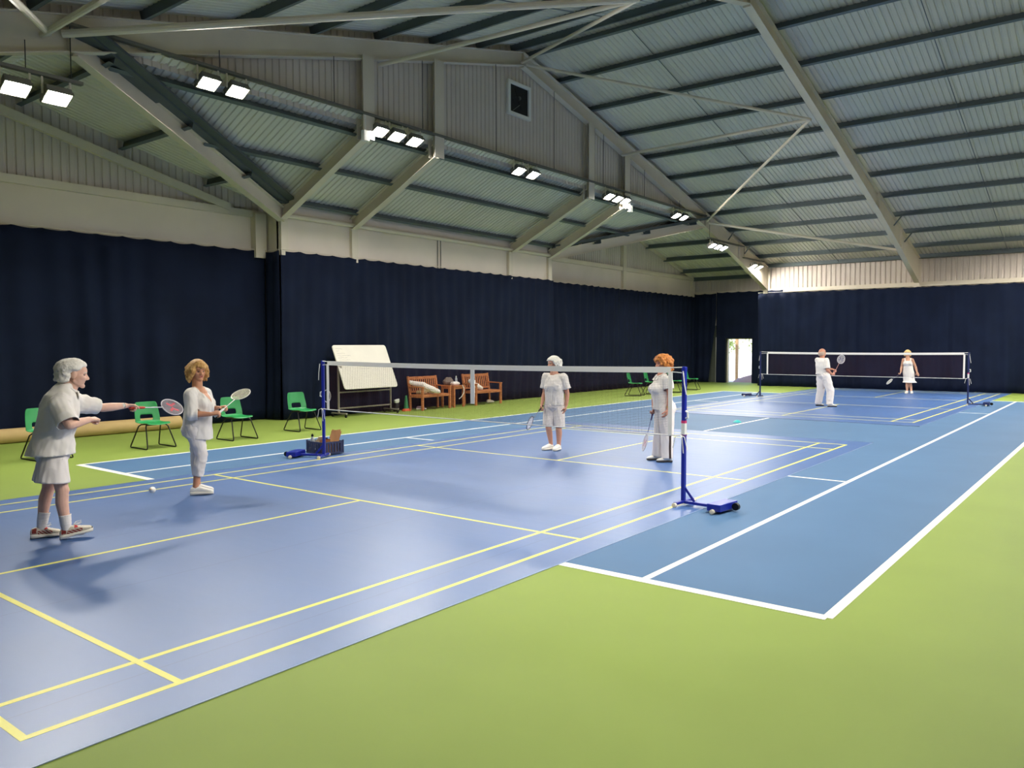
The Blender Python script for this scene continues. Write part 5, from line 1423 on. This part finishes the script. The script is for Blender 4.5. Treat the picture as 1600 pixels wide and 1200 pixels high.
heap('jacket', 'small white garment bundled on the seat of the farther bench', 'garment', [((-8.55, 10.09, 0.56), (-8.48, 10.22, 0.5), 0.08, 0.065), ((-8.62, 10.09, 0.56), (-8.55, 10.14, 0.56), 0.08, 0.08)], mat('white fleece', (226, 220, 212), 0.9))
heap('handbag', 'grey handbag standing on the wooden table between the benches', 'bag', [((-8.76, 8.97, 0.72), (-8.72, 9.15, 0.72), 0.09, 0.09), ((-8.74, 9.0, 0.8), (-8.72, 9.12, 0.8), 0.06, 0.06)], mat('grey bag cloth', (122, 108, 100), 0.7), 0.006)
heap('towel', 'crumpled white towel on the wooden table beside the bottle', 'towel', [((-8.5, 9.02, 0.685), (-8.46, 9.18, 0.675), 0.055, 0.045), ((-8.58, 9.06, 0.68), (-8.5, 9.12, 0.68), 0.05, 0.05)], M['cloth2'])
m = MB(); m.tube([(-8.32, 9.2, 0.64), (-8.3, 9.25, 0.55), (-8.29, 9.24, 0.42), (-8.31, 9.16, 0.3), (-8.32, 9.06, 0.24)], 0.011, 6)
tag(m.build('bag_strap', M['cord'], smooth=True), 'white strap dangling down from the edge of the wooden table', 'strap')
# cone, bag and shoes on the floor
e = empty('training_cone', (-8.62, 7.22, 0), 0, 'green training cone on an orange base left of the nearer bench', 'cone')
m = MB(); m.lathe([(0.075, 0.02), (0.062, 0.12), (0.035, 0.34), (0.022, 0.42)], 18); m.build('cone_body', mat('green cone', (52, 130, 84), 0.5), e, smooth=True)
m = MB(); m.lathe([(0.125, 0.0), (0.125, 0.02), (0.1, 0.055), (0.08, 0.065)], 20); m.build('base', mat('orange cone base', (216, 92, 44), 0.5), e, smooth=True, angle=40)
e = empty('sports_bag', (-8.7, 6.93, 0), 0, 'small black bag with a white top beside the green cone', 'bag')
m = MB(); loft_add(m, [((0, 0, 0.0), (0.07, 0, 0), (0, 0.09, 0)), ((0, 0, 0.05), (0.085, 0, 0), (0, 0.1, 0)), ((0, 0, 0.2), (0.075, 0, 0), (0, 0.085, 0)), ((0, 0, 0.24), (0.05, 0, 0), (0, 0.06, 0))], 16); m.build('bag_body', M['black'], e, smooth=True)
m = MB(); loft_add(m, [((0, 0, 0.235), (0.055, 0, 0), (0, 0.07, 0)), ((0, 0.01, 0.27), (0.07, 0, 0), (0, 0.09, 0)), ((0, 0.015, 0.32), (0.06, 0, 0), (0, 0.085, 0.02))], 14); m.build('white_top', M['white_plastic'], e, smooth=True)
shoe_holder = empty('shoe', (-8.55, 7.72, 0), 0, 'mauve shoe on the floor under the nearer bench', 'shoe')
shoe(shoe_holder, (-0.1, -0.08, 0), (0.08, 0.14, 0), None, (mat('mauve shoe', (150, 124, 140), 0.7), M['sole_white']))
shoe_holder = empty('shoe', (-8.75, 11.0, 0), 0, 'pale shoe on the floor under the farther bench', 'shoe')
shoe(shoe_holder, (-0.02, -0.14, 0), (0.04, 0.12, 0), None, (mat('pale shoe', (220, 206, 186), 0.7), M['sole_white']))
m = MB(); m.lathe([(0.095, 0.0), (0.095, 0.006), (0.05, 0.045), (0.022, 0.055), (0.02, 0.05)], 22)
tag(m.build('marker_cone', mat('turquoise marker', (70, 190, 190), 0.5), loc=(-0.13, 9.5, 0.003), smooth=True), 'small turquoise marker disc on the white centre line between the mats', 'marker')

# ------------------------------------------------------------------ camera, world, view
cam_d = bpy.data.cameras.new('camera'); cam = bpy.data.objects.new('camera', cam_d); COL.objects.link(cam)
cam_d.sensor_fit = 'HORIZONTAL'; cam_d.sensor_width = 36.0
cam_d.lens = 36.0 * 1239.2257 / 1600.0
cam_d.clip_start = 0.05; cam_d.clip_end = 200
yaw, pit, rol = 0.6609833, -0.04923844, -0.00197589
fw = V((-math.sin(yaw) * math.cos(pit), math.cos(yaw) * math.cos(pit), math.sin(pit)))
rt = V((math.cos(yaw), math.sin(yaw), 0)); up = rt.cross(fw)
r2 = rt * math.cos(rol) + up * math.sin(rol); u2 = -rt * math.sin(rol) + up * math.cos(rol)
mw = Matrix((r2, u2, -fw)).transposed().to_4x4(); mw.translation = V((6.97072847, -8.10238066, 1.79927782))
cam.matrix_world = mw
SC.camera = cam

w = bpy.data.worlds.new('sky'); SC.world = w; w.use_nodes = True
nt = w.node_tree; bg = nt.nodes['Background']
sk = nt.nodes.new('ShaderNodeTexSky'); sk.sky_type = 'NISHITA'; sk.sun_elevation = math.radians(50); sk.sun_rotation = math.radians(200); sk.sun_disc = False
nt.links.new(sk.outputs[0], bg.inputs['Color']); bg.inputs['Strength'].default_value = 0.4
sd = bpy.data.lights.new('sun', 'SUN'); sd.energy = 5.0; sd.angle = 0.01; so = bpy.data.objects.new('sun', sd); COL.objects.link(so)
so.rotation_euler = (math.radians(38), 0, math.radians(20)); so.location = (-8, 10, 30)

vs_ = SC.view_settings
SC.display_settings.display_device = 'sRGB'
vs_.view_transform = 'Standard'; vs_.look = 'None'; vs_.gamma = 1.0; vs_.use_curve_mapping = False
vs_.exposure = 0.34
try:
    SC.cycles.use_denoising = True
    SC.cycles.max_bounces = 8; SC.cycles.diffuse_bounces = 5; SC.cycles.sample_clamp_indirect = 8
except Exception: pass
bpy.context.view_layer.update()
